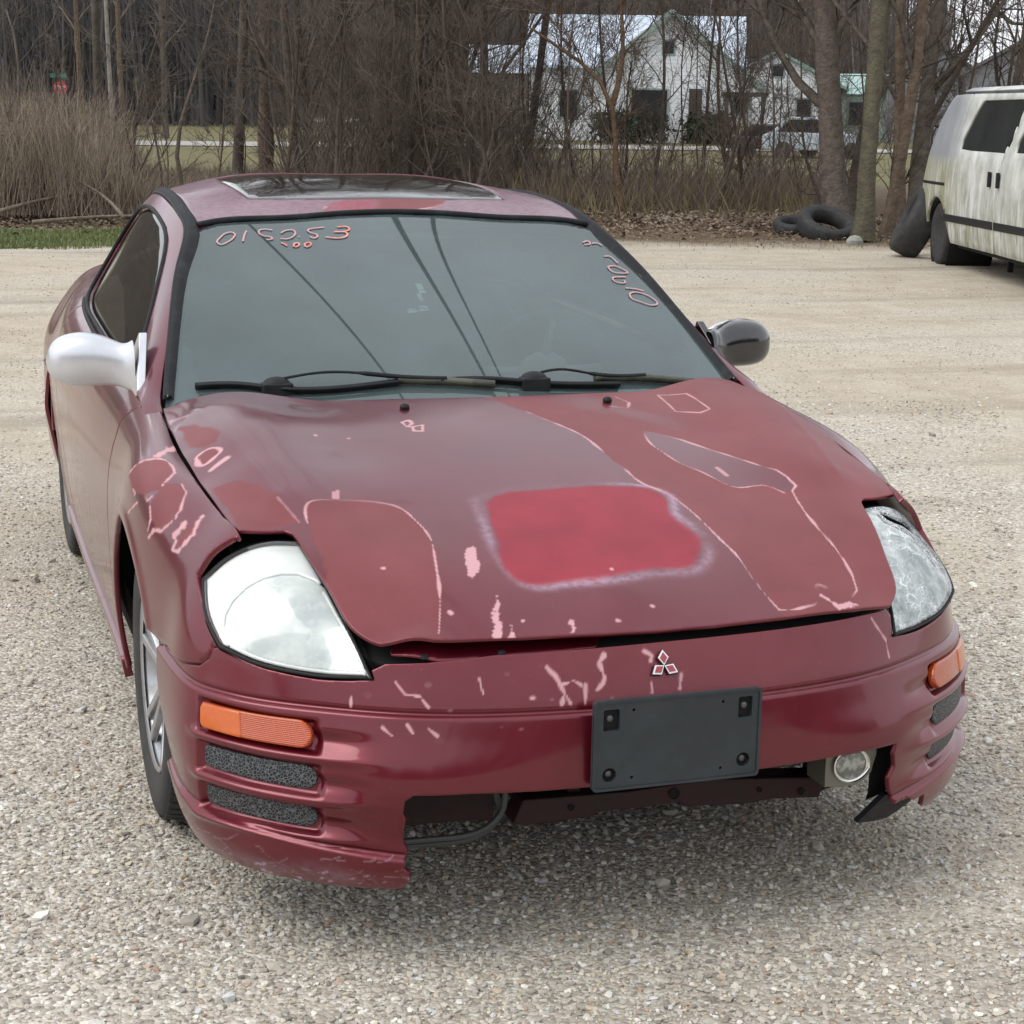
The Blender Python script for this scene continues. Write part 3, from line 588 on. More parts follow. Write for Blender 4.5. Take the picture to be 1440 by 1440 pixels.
def stones():
    r = np.random.default_rng(3); Ps = []; S = []
    # wedge in front of the camera, density falling with distance
    for (y0, y1, dens, smin, smax) in ((-.75, 1.2, 11000, .004, .017), (1.2, 3., 4200, .005, .018), (3., 6., 1500, .006, .018), (6, 12, 420, .006, .016), (12, 21, 90, .008, .020)):
        dy = (y0+y1)/2+2.87; a = (y1-y0)*(dy*.62+.6); n = int(a*dens); y = r.uniform(y0, y1, n); d = y+2.87; x = -1.27+.335*d+r.uniform(-1, 1, n)*(.31*d+.25)
        P = np.stack([x, y], 1); cl = snoise(P, 1.6, 80); keep = r.random(n) < np.clip(.72+.38*cl, .18, 1); P = P[keep]
        s = .98*(smin+(smax-smin)*r.random(len(P))**(2.8)); Ps.append(P); S.append(s)
    # a few larger ones
    n = 150; y = r.uniform(-.6, 6, n); d = y+2.87; P = np.stack([-1.27+.335*d+r.uniform(-1, 1, n)*(.31*d+.2), y], 1); Ps.append(P); S.append(r.uniform(.02, .038, n))
    P = np.concatenate(Ps); s = np.concatenate(S); n = len(P); z = np.zeros(n)+s*.12
    far = np.hypot(P[:, 0], P[:, 1]-2) > 3.2; z += (.010*snoise(P, .9, 71)+.004*snoise(P, 3, 72))*far
    sc3 = s[:, None]*np.stack([r.uniform(.8, 1.5, n), r.uniform(.7, 1.1, n), r.uniform(.4, .8, n)], 1)
    rot = np.stack([r.normal(0, .3, n), r.normal(0, .3, n), r.uniform(0, 6.28, n)], 1)
    scatter_gn('gravel', np.c_[P, z], sc3, rot, r.random(n)**1.0, m_st, label='loose grey, tan and white stones strewn over the lot'); print('stones', n)
stones()
# ================================================================ THE CAR
PAINT = paint_material()
BLACK = mat('black_plastic', (.009,.010,.011), .6, spec=.3, noise=((.018,.018,.019), 30, .4, .7)); DARK = mat('dark_cavity', (.008,.007,.007), .9)
RUBBER = mat('tyre_rubber', (.022,.022,.023), .75, noise=((.05,.047,.042), 14, .45, .75), bump=(60, .3, .003))
TRIM = mat('weatherstrip', (.010,.011,.013), .65, spec=.25, noise=((.03,.03,.032), 25, .5, .8))
SILVER = mat('silver_paint', (.70,.71,.75), .3, .7, .3, noise=((.60,.61,.65), 9, .4, .7))
ALLOY = mat('alloy_rim', (.45,.46,.48), .34, .8, noise=((.25,.22,.2), 20, .5, .75))
WGLASS = glass_material('windshield_glass', (.60,.66,.64), .18, .015, (.31,.41,.42), (.92,.98,.99))
SGLASS = glass_material('tinted_glass', (.06,.06,.055), .10, .03, (.12,.11,.09))
car = thing('sports_coupe', 'faded maroon coupe with patchy peeling paint and black plate bracket on gravel', 'car', (0,0,0))
def marks_attr(spec, n_seed=1, rag=.003):
    """spec: list of (kind, points, width, closed, channel, scl)"""
    def f(ab, P):
        raise NotImplementedError
    return f
def field(P2, poly, edge=.004, rag=.004, seed=0, fr=60):
    """soft inside-mask of a polygon with a ragged edge; P2 and poly in metres"""
    d, _ = segdist(P2, poly); s = np.where(inside(P2, poly), -d, d)+rag*(snoise(P2, fr, seed)+.45*snoise(P2, fr*3.7, seed+90)+.8*snoise(P2, fr*.3, seed+50))
    return 1-sst(-edge, edge, s)
def stroke(P2, line, wdt, seed=0, rag=.6, fr=90, closed=False):
    d, _ = segdist(P2, line, closed); wv = np.maximum(wdt*(1+rag*snoise(P2, fr, seed)*.7), .00025); return 1-sst(wv*.6, wv*1.25+.0006, d)
# ---- hood
def hood_attr(ab, P):
    n = len(ab); fad = np.zeros(n); chip = np.zeros(n); red = np.zeros(n); g = lambda k: (curve(MK['h_'+k], 5*len(MK['h_'+k])) if k in ('A','A2','C','F2','R','L0') else np.array(MK['h_'+k]))
    def poly(L, lo=.004, **k): return field(ab, np.array(L), **k)
    A, A2, B, Cc = g('A').tolist(), g('A2').tolist(), g('B').tolist(), g('C').tolist()
    right = A+[[.30,.02],[.80,.02],[.80,1.3],[.1,1.3],[-.02,1.10]]
    fad = np.maximum(fad, .95*poly(right, seed=1, rag=.003))
    island = curve(B[:10], 40).tolist()+Cc[::-1]
    fad *= 1-.95*poly(island, seed=2, rag=.0015)
    bandp = B[8:]+[[.62,.1],[.8,.3],[.8,1.3],[.45,1.25]]+[[.42,1.0]]+B[:8][::-1][-1:]
    fad = np.maximum(fad*(1-.35*field(ab, np.array([[.02,1.12],[.2,1.12],[.42,.86],[.37,.84],[.25,.95]]), edge=.03, rag=.01)), 0)
    for k, s_ in (('F2', 3), ('F3', 4), ('F4', 5)):
        p = g(k).tolist()
        if k == 'F2': p = p+[[-.40,.04],[-.6,.04],[-.58,.35]]
        fad = np.maximum(fad, .95*poly(p, seed=s_, rag=.003, edge=.005))
    fad = np.maximum(fad, .9*field(ab, g('L0'), seed=6, rag=.002))
    for k, wd in (('A',.0017),('A2',.0022),('B',.0022),('C',.0012),('F2',.0016)):
        L = g(k); m = stroke(ab, L, wd, seed=len(k)+int(wd*1e4), rag=1.15, fr=62); gap = sst(-1.3, -.6, snoise(ab, 14, 9)); chip = np.maximum(chip, m*gap)
    chip = np.maximum(chip, .4*stroke(ab, g('F3')[3:5], .002, seed=4))
    chip = np.maximum(chip, stroke(ab, g('L0'), .005, seed=11)); chip = np.maximum(chip, stroke(ab, g('L1'), .006, seed=12, fr=40)); chip = np.maximum(chip, .6*stroke(ab, g('L2'), .0035))
    for k in ('D1','D2','D3','D4','D5'): chip = np.maximum(chip, field(ab, g(k), edge=.0015, rag=.0035, seed=20, fr=120))
    for k in ('S1','S2'): chip = np.maximum(chip, stroke(ab, g(k), .0035, seed=21, fr=120, closed=True))
    for k, wd in (('V1',.0022),('V2',.0024),('G1',.005),('G2',.006),('X1',.004)): chip = np.maximum(chip, .8*stroke(ab, g(k), wd, seed=22, fr=60))
    for i, p in enumerate(MK['h_spots']): chip = np.maximum(chip, 1-sst(.0025, .0055, np.hypot(*(ab-np.array(p)).T)*(1+.3*snoise(ab, 200, i))))
    chip = np.maximum(chip, sst(2.75, 2.9, snoise(ab, 160, 31))*.8)
    red = field(ab, g('R'), edge=.006, rag=.0035, seed=7, fr=60)
    fad *= 1-red
    Rg = g('R'); d, _ = segdist(ab, Rg); ins = inside(ab, Rg); s = np.where(ins, -d, d)
    wgt = .06+.75*(sst(-.18, -.28, ab[:, 0])*(sst(.25,.4,ab[:,1]))+sst(.33, .26, ab[:, 1])*sst(-.27,-.18,ab[:,0])+.9*sst(.05, .13, ab[:, 0])*sst(.30,.42, ab[:, 1]))*(.75+.25*snoise(ab, 9, 8))
    hz = np.exp(-((s-.010-.006*snoise(ab, 12, 18))/(.010+.004*snoise(ab, 20, 19)))**2)*np.clip(wgt, 0, 1.0)+.03*np.exp(-(np.clip(s, 0, 9)/.08))*(~ins)
    hz = np.clip(hz*(1-chip), 0, 1); hz[ins & (s < -.012)] *= .2
    for k, wd in (('W1',.012),('W2',.004),('W3',.003)): fad = fad*(1-.5*stroke(ab, g(k), wd))
    dull = (1-fad)*(1-red)*sst(.22, .75, ab[:, 1])
    return {'mk': np.stack([fad, chip, red], 1), 'haze': hz, 'dull': dull}
hl_in = np.array(HL_IN)[:, :2]; hl_top = np.array(HL_TOP)[:, :2]
def off2(P, d):
    t = np.gradient(P, axis=0); t /= np.linalg.norm(t, axis=1)[:, None]; return P+np.stack([t[:, 1], -t[:, 0]], 1)*d
gapc = curve(GAP, 30)[:, :2]
front = [(0,.066),(.11,.069),(.26,.082),(.424,.103),(.518,.127)]
inner = [(.556,.172),(.572,.232),(.593,.326),(.607,.405)]
cornr = [(.613,.430),(.626,.443),(.652,.447),(.690,.455),(.709,.462)]
half = front[1:]+curve([(*p, 0) for p in [front[-1]]+inner], 20)[1:, :2].tolist()+cornr+[(x-.004, y) for x, y in gapc if y > .475]+[(.741,1.275),(.735,1.262),(.69,1.235),(.40,1.135),(.2,1.107)]
half = np.array(half); rearm = np.array([(0,1.095)])
leftfront = np.array([(-.515,.127),(-.47,.118),(-.424,.103),(-.26,.082),(-.11,.069)])[::-1]
left = (half*[-1, 1]); left = np.concatenate([leftfront, left[4:]])
hood_poly = np.concatenate([[(0,.066)], half, rearm, left[::-1]])
def hood_disp(ab, P):
    x, y = ab.T; ax = np.abs(x)
    dent = -.006*np.exp(-(((x+.05)/.13)**2+((y-.80)/.2)**2))*0
    bend = .012*np.exp(-(((x+.46)/.045)**2+((y-.10)/.035)**2))            # bent-up corner
    cr = curve(CREASE, 40)[:, :2]; d, p = segdist(np.stack([ax, y], 1), cr, False)
    crease = .0018*np.exp(-(d/.012)**2)*sst(.40, .6, y)*sst(1.25, 1.05, y)*1.0
    wav = .0012*snoise(ab, 7, 40)
    return dent+bend+crease+wav
hood = region('hood', HOOD, hood_poly, .0027, PAINT, car, thick=.007, disp=hood_disp, attrs=hood_attr)
hood['label'] = 'maroon hood with bright red patch and peeling clearcoat'
region('hood_gap_black', HOOD, hood_poly*[1.0, 1.0]+0, .03, DARK, car, off=-.05, thick=.08)  # black sheet added below the hood so its gaps read as deep shade
# ---- front bumper
def bump_slots(ab, amt=1.):
    t, z = np.abs(ab[:, 0]), ab[:, 1]; g = 0
    for zc, hh in ((.445,.024),(.3705,.0235),(.2935,.0225)):
        zc2 = zc+.004*sst(3.2, 5.1, t)
        body = 1-sst(hh, hh+.008, np.abs(z-zc2)); fade = sst(3.12, 3.28, t)*(1-sst(5.08, 5.22, t)); g = g-.013*body*fade
        sc_ = (1-sst(.0, .022, np.abs(z-zc2+.004)))*sst(2.2, 3.0, t)*(1-sst(3.2, 3.3, t)); g = g-.009*sc_*sst(2.2, 3.2, t)
        g = g+.007*np.exp(-((z-(zc2-hh-.012))/.009)**2)*sst(2.3, 3.1, t)*(1-sst(5.1, 5.6, t))
    return g*amt
def bump_disp(ab, P):
    t, z = np.abs(ab[:, 0]), ab[:, 1]; zc = .4965+.012*sst(5., 7., t)
    d = .0085*sst(zc, zc-.009, z)-.004*np.exp(-((z-zc-.001)/.0035)**2)
    zl = .240+.045*np.clip((t-2.2)/3.7, 0, 1); d = d+.011*sst(zl, zl-.010, z)-.003*np.exp(-((z-zl)/.003)**2)
    d = d+bump_slots(ab)+.0009*snoise(P, 6, 41)
    return d
bs = np.array([.2, 1.])
_tt = np.linspace(-7, 7, 400); _pp = BUMP.ev(np.stack([_tt, _tt*0+.45], 1)); _ss = np.r_[0, np.cumsum(np.linalg.norm(np.diff(_pp, axis=0), axis=1))]; _ss -= _ss[-1]/2
def flatb(ab): return np.stack([np.interp(ab[:, 0], _tt, _ss), ab[:, 1]], 1)
def bump_attr(ab, P):
    A = flatb(ab); n = len(ab); fad = np.zeros(n); chip = np.zeros(n); hz = np.zeros(n)
    for k, v in MK.items():
        if k.startswith('b_') and len(k) <= 4 and k not in ('b_sig','b_m1','b_m2'):
            wd = {'b_a':.0032,'b_b':.004,'b_c':.005}.get(k, .0022)
            chip = np.maximum(chip, stroke(A, flatb(np.array(v)), wd, seed=len(chip) % 7+3, fr=130, rag=.8))
    fld = sst(1.35, 1.9, snoise(A, 110, 50))*np.exp(-((A[:, 0]+.28)/.16)**2-((A[:, 1]-.51)/.035)**2)
    chip = np.maximum(chip, np.clip(fld*1.3, 0, 1))
    edge = sst(1.7, 2.3, snoise(A*[.4, 1], 150, 51))*np.exp(-((A[:, 1]-.497)/.006)**2); chip = np.maximum(chip, edge*.6)
    z = ab[:, 1]; low = sst(.232, .195, z)
    scr = sst(.9, 1.6, snoise(np.stack([A[:, 0]*.9+A[:, 1]*1.6, A[:, 1]*3-A[:, 0]*1.3], 1), 95, 52))*low
    hz = np.clip(scr*1.0+.25*low*sst(0, 1.2, snoise(A, 30, 53)), 0, 1); rs = np.random.default_rng(12); sel = np.nonzero((A[:, 0] < -.40) & (z < .25))[0]
    for _ in range(46):
        x0, z0, ln, sl_ = rs.uniform(-1.05, -.47), rs.uniform(.18, .232), rs.uniform(.012, .07), rs.uniform(-.9, .5); hz[sel] = np.maximum(hz[sel], rs.uniform(.15, .5)*stroke(A[sel], np.array([[x0, z0], [x0+ln*.6, z0+ln*.6*sl_*.5], [x0+ln, z0+ln*sl_]]), rs.uniform(.0005, .0011), seed=_, fr=60))
    fad = .35*field(A, np.array([[-.16,.50],[-.02,.50],[.5,.50],[.62,.53],[.55,.58],[.0,.62],[-.22,.60]]), edge=.02, rag=.008, seed=3)
    return {'mk': np.stack([fad, chip, chip*0], 1), 'haze': hz}
def T(P3): return chart(BUMP, P3)
hlb = curve(HL_BOT, 16); bt = T(hlb-[0,0,.006])
topc = np.array([(-2.35,.578),(-1.9,.583),(-1.3,.594),(0,.599),(1.3,.602),(2.42,.604)])
seam_r = [(4.98,.568),(5.08,.548),(5.35,.530),(6.0,.517),(6.75,.508)]
arch_b = [(6.70,.49),(6.62,.44),(6.58,.38),(6.58,.32),(6.62,.26),(6.68,.205)]
rbot = [(6.3,.183),(5.5,.176),(4.7,.176),(4.0,.180),(3.4,.187),(3.05,.200),(2.95,.226),(2.72,.224),(2.55,.238),(2.36,.236),(2.28,.262),(2.25,.285),(2.33,.31),(2.27,.34),(2.30,.3605),(1.6,.363),(.9,.359)]
lbot = [(-1.0,.3595),(-1.6,.363),(-2.15,.3605),(-2.24,.350),(-2.262,.325),(-2.225,.312),(-2.25,.285),(-2.235,.262),(-2.195,.250),(-2.215,.238),(-2.225,.222),(-2.165,.213),(-2.15,.198),(-2.20,.190),(-2.21,.182),(-2.3,.180),(-2.97,.174),(-4.0,.174),(-5.2,.176),(-6.3,.183)]
dmgL = [(-2.62,.588),(-2.52,.583)]
rt = bt.copy(); lt = bt[::-1]*[-1, 1]
bump_poly = np.concatenate([topc, [(2.5,.59)], rt, seam_r, arch_b, rbot, lbot, [( -a, b) for a, b in arch_b[::-1]], [(-a, b) for a, b in seam_r[::-1]], lt, [(-2.50,.566),(-2.42,.572)]])
slotL = lambda zc, h: None
bumper = region('front_bumper', BUMP, bump_poly, .0027, PAINT, car, disp=bump_disp, attrs=bump_attr, ab_sc=bs, thick=.010, lip=.001)
fl_ = region('support_panel', HOOD, np.array([(-.505,.125),(-.42,.085),(-.12,.070),(-.10,.10),(-.46,.16)]), .008, PAINT, car, off=-.030, thick=.004, disp=lambda ab, P: .006*snoise(ab, 22, 77))
for x, y in ((-.44,.105),(-.30,.085)):
    h = MB(); z = HOOD.ev(np.array([(x, y)]))[0][2]; h.lathe([(.0,.006),(.007,.006),(.008,.0)], 10, lambda a, b, c, x=x, y=y, z=z: (x+a, y+b, z-.029+c)); h.build('bolt', BLACK, fl_)
bumper['label'] = 'maroon front bumper cover with the lower middle broken out'
inner_poly = np.array([(-6.3,.57),(-2.5,.595),(2.5,.595),(6.3,.57),(6.3,.40),(-6.3,.40)])
region('bumper_backing', BUMP, inner_poly, .03, DARK, car, off=-.045, thick=.0, ab_sc=bs)  # black sheet added behind the cover to keep its gaps dark
for s_ in (-1, 1): region('bumper_backing', BUMP, np.array([(2.35,.40),(5.9,.40),(5.9,.20),(2.35,.20)])*[s_, 1], .03, DARK, car, off=-.05, thick=0, ab_sc=bs)
# turn signals and side grilles
m_amber, n_ = new('amber_lens'); to = n_.add('ShaderNodeTexCoord').outputs['Object']
wv = n_.add('ShaderNodeTexWave', {'Vector': to, 'Scale': 95., 'Distortion': 0.}, wave_type='BANDS', bands_direction='Z').outputs[0]
n_.set('Base Color', n_.mix(n_.rng(wv, 0, 1), (.50,.068,.001), (.34,.036,.001))); n_.set('Roughness', .16); n_.set('Coat Weight', 1.); n_.set('Specular IOR Level', .3)
n_.set('Normal', n_.add('ShaderNodeBump', {'Height': wv, 'Strength': .5, 'Distance': .002}).outputs[0])
m_amber2 = mat('amber_reflector', (.50,.085,.002), .15, coat=.5, noise=((.56,.11,.005), 60, .3, .7))
m_mesh, n_ = new('grille_mesh'); to = n_.add('ShaderNodeTexCoord').outputs['Object']
vo = n_.add('ShaderNodeTexVoronoi', {'Vector': to, 'Scale': 165.}, feature='DISTANCE_TO_EDGE').outputs[0]; e_ = n_.rng(vo, .08, .2, 1, 0)
n_.set('Base Color', n_.mix(e_, (.006,.006,.006), (.10,.107,.115))); n_.set('Roughness', .45); n_.set('Normal', n_.add('ShaderNodeBump', {'Height': e_, 'Strength': 1., 'Distance': .003}).outputs[0])
def slot_poly(zc, h, t0=3.26, t1=5.06):
    a = [(t0+.16+(h/.14)*0-.16*math.cos(q), zc+h*math.sin(q)) for q in np.linspace(-math.pi/2, math.pi/2, 9)][::-1]
    return np.array([(t0+.16-.16*math.cos(q), zc+h*math.sin(q)) for q in np.linspace(math.pi/2, -math.pi/2, 11)]+[(t1-.06,zc-h+.003),(t1,zc-h+.009),(t1+.01,zc+h-.008),(t1-.05,zc+h)])
class Shift:
    def __init__(s, b, f): s.b = b; s.f = f; s.sc = b.sc
    def ev(s, ab): return s.b.ev(ab)
for s_ in (-1, 1):
    p = slot_poly(.448, .0225)*[s_, 1]; sg = region('turn_signal', BUMP, p, .004, m_amber, car, off=.004, thick=.014, ab_sc=bs, lip=.0015, disp=lambda ab, P: .0085+0*ab[:, 0])
    q = slot_poly(.448, .021, 4.25, 5.04); q[:11, 0] = 4.25; q = np.array([(4.25,.427),(5.0,.430),(5.04,.437),(5.05,.461),(5.0,.468),(4.25,.4695)])*[s_, 1]
    region('reflector', BUMP, q, .004, m_amber2, sg, off=.0145, thick=.004, ab_sc=bs)
    for zc in (.3735, .2965): region('side_grille', BUMP, slot_poly(zc, .0205)*[s_, 1], .006, m_mesh, car, off=.0005, thick=.006, ab_sc=bs)
# broken black lip end under the right corner of the bumper
mb = MB(); 
edge_ = BUMP.ev(np.array([(2.35,.238),(2.7,.225),(2.95,.226),(3.12,.20),(3.3,.178),(3.0,.168),(2.7,.165),(2.3,.176),(1.95,.19),(2.1,.215)])); A_ = edge_+[0,.012,0]
mb.add(np.concatenate([A_, A_+[0,.015,.002]]), [tuple(range(10)), tuple(range(10, 20))[::-1]]+[(i, (i+1) % 10, 10+(i+1) % 10, 10+i) for i in range(10)]); o_ = mb.build('broken_lip', BLACK, car); o_['label'] = 'snapped black plastic lip hanging under the bumper corner'
# ---- fenders, doors, quarters
def S_(P3): return chart(SIDE, P3)
def arc(cy, cz, r, a0, a1, n=26): return [(.865, cy+r*math.cos(a), cz+r*math.sin(a)) for a in np.linspace(R(a0), R(a1), n)]
gp = S_(curve(GAP, 26)+[.004,0,0]); gp[:, 1] = np.clip(gp[:, 1], .03, .1)
hlo = curve(HL_OUT, 12); hlt = curve([(.783,.468,.671),(.752,.462,.704),(.716,.440,.742)], 10)
sm = S_(BUMP.ev(np.array(seam_r))+[0,0,-.012]); sm = sm[(sm[:, 0] > .3)]; _sb = BUMP.ev(np.array(seam_r))
arcF = S_(arc(.985,.335,.345, -30, 150, 40)); zfl = arcF
# outline: gap front -> rear, down door seam, forward along sill, arch, bumper seam, headlight
farch = S_(arc(.985,.335,.343, 30, 188, 44)); 
dseam = S_([(.80,1.335,.872),(.826,1.40,.82),(.852,1.42,.73),(.864,1.425,.60),(.87,1.42,.45),(.868,1.41,.30),(.862,1.40,.225)])
fen_poly = np.concatenate([gp, [(1.30,.03),(1.325,.5)], dseam, [(1.335,5.75)], S_(arc(.985,.335,.343, -18, 148, 44)), sm[::-1], S_(hlo+[.001,0,0]), S_(hlt+[.001,.001,.001])])
def fen_attr(ab, P):
    A = ab*SIDE.sc; n = len(ab); fad = np.zeros(n); chip = np.zeros(n); g = lambda k: np.array(MK['f_'+k])*SIDE.sc
    for k in ('p1','p2','p3'): fad = np.maximum(fad, field(A, g(k), edge=.004, rag=.003, seed=5))
    for k, wd in (('r1',.0045),('r2',.004),('r3',.006),('b1',.014),('b2',.008),('q1',.004),('q2',.0035),('q3',.003),('q4',.004),('q5',.004)):
        chip = np.maximum(chip, stroke(A, g(k), wd, seed=7+len(k), fr=90, rag=.7))
    dull = sst(.62, .8, P[:, 2])*.8
    return {'mk': np.stack([fad, chip, 0*chip], 1), 'haze': 0*chip, 'dull': dull}
def side_disp(ab, P):
    y, z = P[:, 1], P[:, 2]
    zs = np.interp(y, _sb[:, 1], _sb[:, 2]); tuck = -.010*sst(zs+.010, zs-.002, z)*(y < .70)*(y < 1)
    d = .005*np.exp(-((np.hypot(y-.985, z-.335)-.356)/.016)**2)+.005*np.exp(-((np.hypot(y-3.51, z-.335)-.356)/.016)**2)
    return d*sst(0, .02, np.abs(y-.2))+tuck*(z > .45)+.0006*snoise(P, 6, 44)
for s_ in (1, -1):
    f_ = region('fender', SIDE, fen_poly, .0055, PAINT, car, disp=side_disp, attrs=fen_attr if s_ < 0 else (lambda ab, P: {'mk': np.zeros((len(ab), 3)), 'haze': np.zeros(len(ab)), 'dull': sst(.62, .8, P[:, 2])*.8}), mirror=s_ < 0)
    if s_ < 0: f_['label'] = 'maroon front fender with ring-shaped pink peeling marks'
    dfront = dseam+[.006, 0]; dpoly = np.concatenate([dfront, [(1.42,5.75),(2.80,5.7)], S_([(.885,2.86,.40),(.885,2.90,.60),(.875,2.93,.76),(.85,2.90,.86),(.778,2.86,.944)]), [(2.6,.10),(1.8,.10),(1.45,.10),(1.352,.12)]])
    dr = region('door', SIDE, dpoly, .012, PAINT, car, mirror=s_ < 0, thick=.01)
    h = MB(); h.tube([(.880*s_, 2.62, .775),(.902*s_, 2.65, .782),(.905*s_, 2.74, .786),(.882*s_, 2.78, .785)], .011, 8); h.build('handle', PAINT, dr, True)
    qpoly = np.concatenate([S_([(.778,2.864,.944),(.85,2.904,.86),(.875,2.934,.76),(.885,2.904,.60),(.885,2.864,.40)]), [(2.81,5.7),(3.12,5.7)], S_(arc(3.51,.335,.345, 205, -20, 46)), [(3.86,5.0),(4.42,4.2),(4.42,.03),(3.9,.03),(3.4,.03),(2.9,.03)]])
    region('quarter_panel', SIDE, qpoly, .012, PAINT, car, mirror=s_ < 0, disp=side_disp, thick=.02)
    sk = region('side_skirt', SIDE, np.array([(1.36,5.70),(3.10,5.65),(3.10,5.99),(1.36,5.99)]), .01, PAINT, car, off=.012, mirror=s_ < 0, thick=.02)
    for cy in (.985, 3.51):
        mb = MB(); nn = 24; ang = np.linspace(-.25, math.pi+.25, nn); Vl = [(s_*(xx-(.03 if cy > 2 else 0)), cy+rr_*math.cos(a), .335+rr_*math.sin(a)) for xx, rr_ in ((.80,.362),(.56,.362),(.56,.05)) for a in ang]; mb.add(Vl, [(j*nn+i, j*nn+i+1, (j+1)*nn+i+1, (j+1)*nn+i) for j in (0, 1) for i in range(nn-1)]); o_ = mb.build('wheel_liner', DARK, car)
region('side_backing', SIDE, np.array([(1.6,.3),(1.6,5.6),(3.05,5.6),(3.05,.3)]), .05, DARK, car, off=-.04, thick=0); region('side_backing', SIDE, np.array([(1.6,.3),(1.6,5.6),(3.05,5.6),(3.05,.3)]), .05, DARK, car, off=-.04, thick=0, mirror=True)
# underbody; low front slab added to darken the ground beneath
mb = MB(); mb.box((-.60,.38,.205),(.60,1.32,.235)); mb.box((-.60,1.3,.17),(.60,3.9,.34)); mb.box((-.50,.50,.24),(.50,1.35,.40)); mb.box((-.78,1.45,.19),(.78,3.05,.30)); mb.box((-.62,3.3,.25),(.62,4.3,.5)); mb.box((-.60,.42,.40),(.60,.50,.57)); mb.build('underbody', DARK, car)
# ---- cross member, hoses, fog lamp behind the broken bumper
RUSTY = mat('rusty_red_steel', (.030,.005,.006), .65, noise=((.016,.008,.007), 18, .4, .7), bump=(40, .4, .004))
mb = MB(); yb = .25
mb.prism([(-.22,.192),(-.19,.186),(-.06,.190),(-.04,.198),(.05,.197),(.13,.201),(.15,.190),(.28,.180),(.34,.185),(.45,.176),(.46,.222),(.2,.243),(.02,.236),(-.06,.238),(-.20,.242)], .24, .30, lambda u, v, w: (u, w, v))
mb.prism([(-.52,.19),(-.30,.185),(-.24,.18),(-.24,.33),(-.52,.34)], .30, .36, lambda u, v, w: (u, w, v)); mb.prism([(.45,.17),(.55,.20),(.56,.30),(.46,.30)], .27, .33, lambda u, v, w: (u, w, v))
cm = mb.build('cross_member', RUSTY, car, bevel=.004)
for x, z, r in ((.12,.222,.011),(-.1,.216,.006),(.31,.210,.005),(.405,.196,.007)):
    h = MB(); h.lathe([(0,.0),(r,.0),(r*1.05,-.002)], 14, lambda a, b, c, x=x, z=z: (x+a, .2385+c, z+b)); h.build('bolt_hole', DARK, cm)
for bx0, bz0, bz1 in ((-.10,.22,.345),(.10,.22,.35),(.245,.20,.345)):
    h = MB(); h.box((bx0,.262,bz0),(bx0+.028,.275,bz1)); h.tube([(bx0+.05,.28,.24),(bx0+.06,.28,.34)], .006, 6); h.build('bracket', RUSTY, cm, bevel=.002)
HOSE = mat('rubber_hose', (.05,.055,.055), .4)
for dz, dy in ((0,0),(-.018,.02)):
    h = MB(); h.tube(curve([(-.50,.17+dy,.215+dz),(-.38,.17+dy,.212+dz),(-.31,.17+dy,.218+dz),(-.268,.17+dy,.25+dz),(-.262+dz,.17+dy,.31),(-.262,.19+dy,.40)], 24), .0065, 8); h.build('coolant_hose', HOSE, car, True)
m_clear = glass_material('lamp_glass', (.93,.95,.94), .14, .08, (.75,.78,.76))
m_chrome = mat('chrome', (.75,.76,.74), .12, 1.)
fog = MB(); fp = smooth_poly([(.374,.272),(.38,.266),(.44,.264),(.470,.282),(.478,.30),(.478,.345),(.38,.348),(.374,.34)], 4)
fog.prism(fp, .085, .16, lambda u, v, w: (u, w, v)); fl = fog.build('fog_lamp', mat('fog_housing', (.20,.19,.16), .4, .5), car, bevel=.004); fl['label'] = 'clear fog lamp exposed behind the broken bumper'
b_ = MB(); b_.lathe([(.036,-.004),(.033,.002),(.03,.0)], 28, lambda x, y, h: (.428+x*1.12, .082+h, .308+y)); b_.build('chrome_ring', m_chrome, fl, True)
b_ = MB(); b_.lathe([(.0,-.001),(.02,-.002),(.030,.001)], 28, lambda x, y, h: (.428+x*1.1, .080+h, .308+y)); b_.build('lens', mat('fog_glass', (.16,.17,.165), .08, .5, 1., noise=((.42,.44,.42), 50, .45, .6)), fl, True)
# ---- licence plate bracket
PLM = mat('bracket_plastic', (.020,.027,.032), .42, noise=((.030,.038,.044), 16, .4, .7), bump=(220, .15, .001))
class Flat:
    sc = np.array([1., 1.])
    def __init__(s, o, ex, ey): s.o, s.ex, s.ey = map(lambda v: np.array(v, float), (o, ex, ey))
    def ev(s, ab): return s.o+ab[:, :1]*s.ex+ab[:, 1:]*s.ey
yw = .0; PF = Flat((0,-.036,.4435), (1,0,0), (0,.0,1))
def rrect(x0, x1, y0, y1, r, n=5):
    o = []
    for cx_, cy_, a0 in ((x1-r,y0+r,-90),(x1-r,y1-r,0),(x0+r,y1-r,90),(x0+r,y0+r,180)):
        o += [(cx_+r*math.cos(R(a0+90*k/n)), cy_+r*math.sin(R(a0+90*k/n))) for k in range(n+1)]
    return np.array(o)
hl_sq = [rrect(-.146,-.115,.028,.068,.004), rrect(.119,.147,.030,.070,.004)]; circ = lambda x, y, r: np.array([(x+r*math.cos(a), y+r*math.sin(a)) for a in np.linspace(0, 6.28, 17)[:-1]])
hl_c = [circ(-.132,-.056,.0135), circ(.133,-.052,.0135)]; sm_h = [circ(-.088,.064,.0028), circ(.088,.064,.0028), circ(-.088,-.064,.0028), circ(.088,-.064,.0028)]
pb = MB(); 
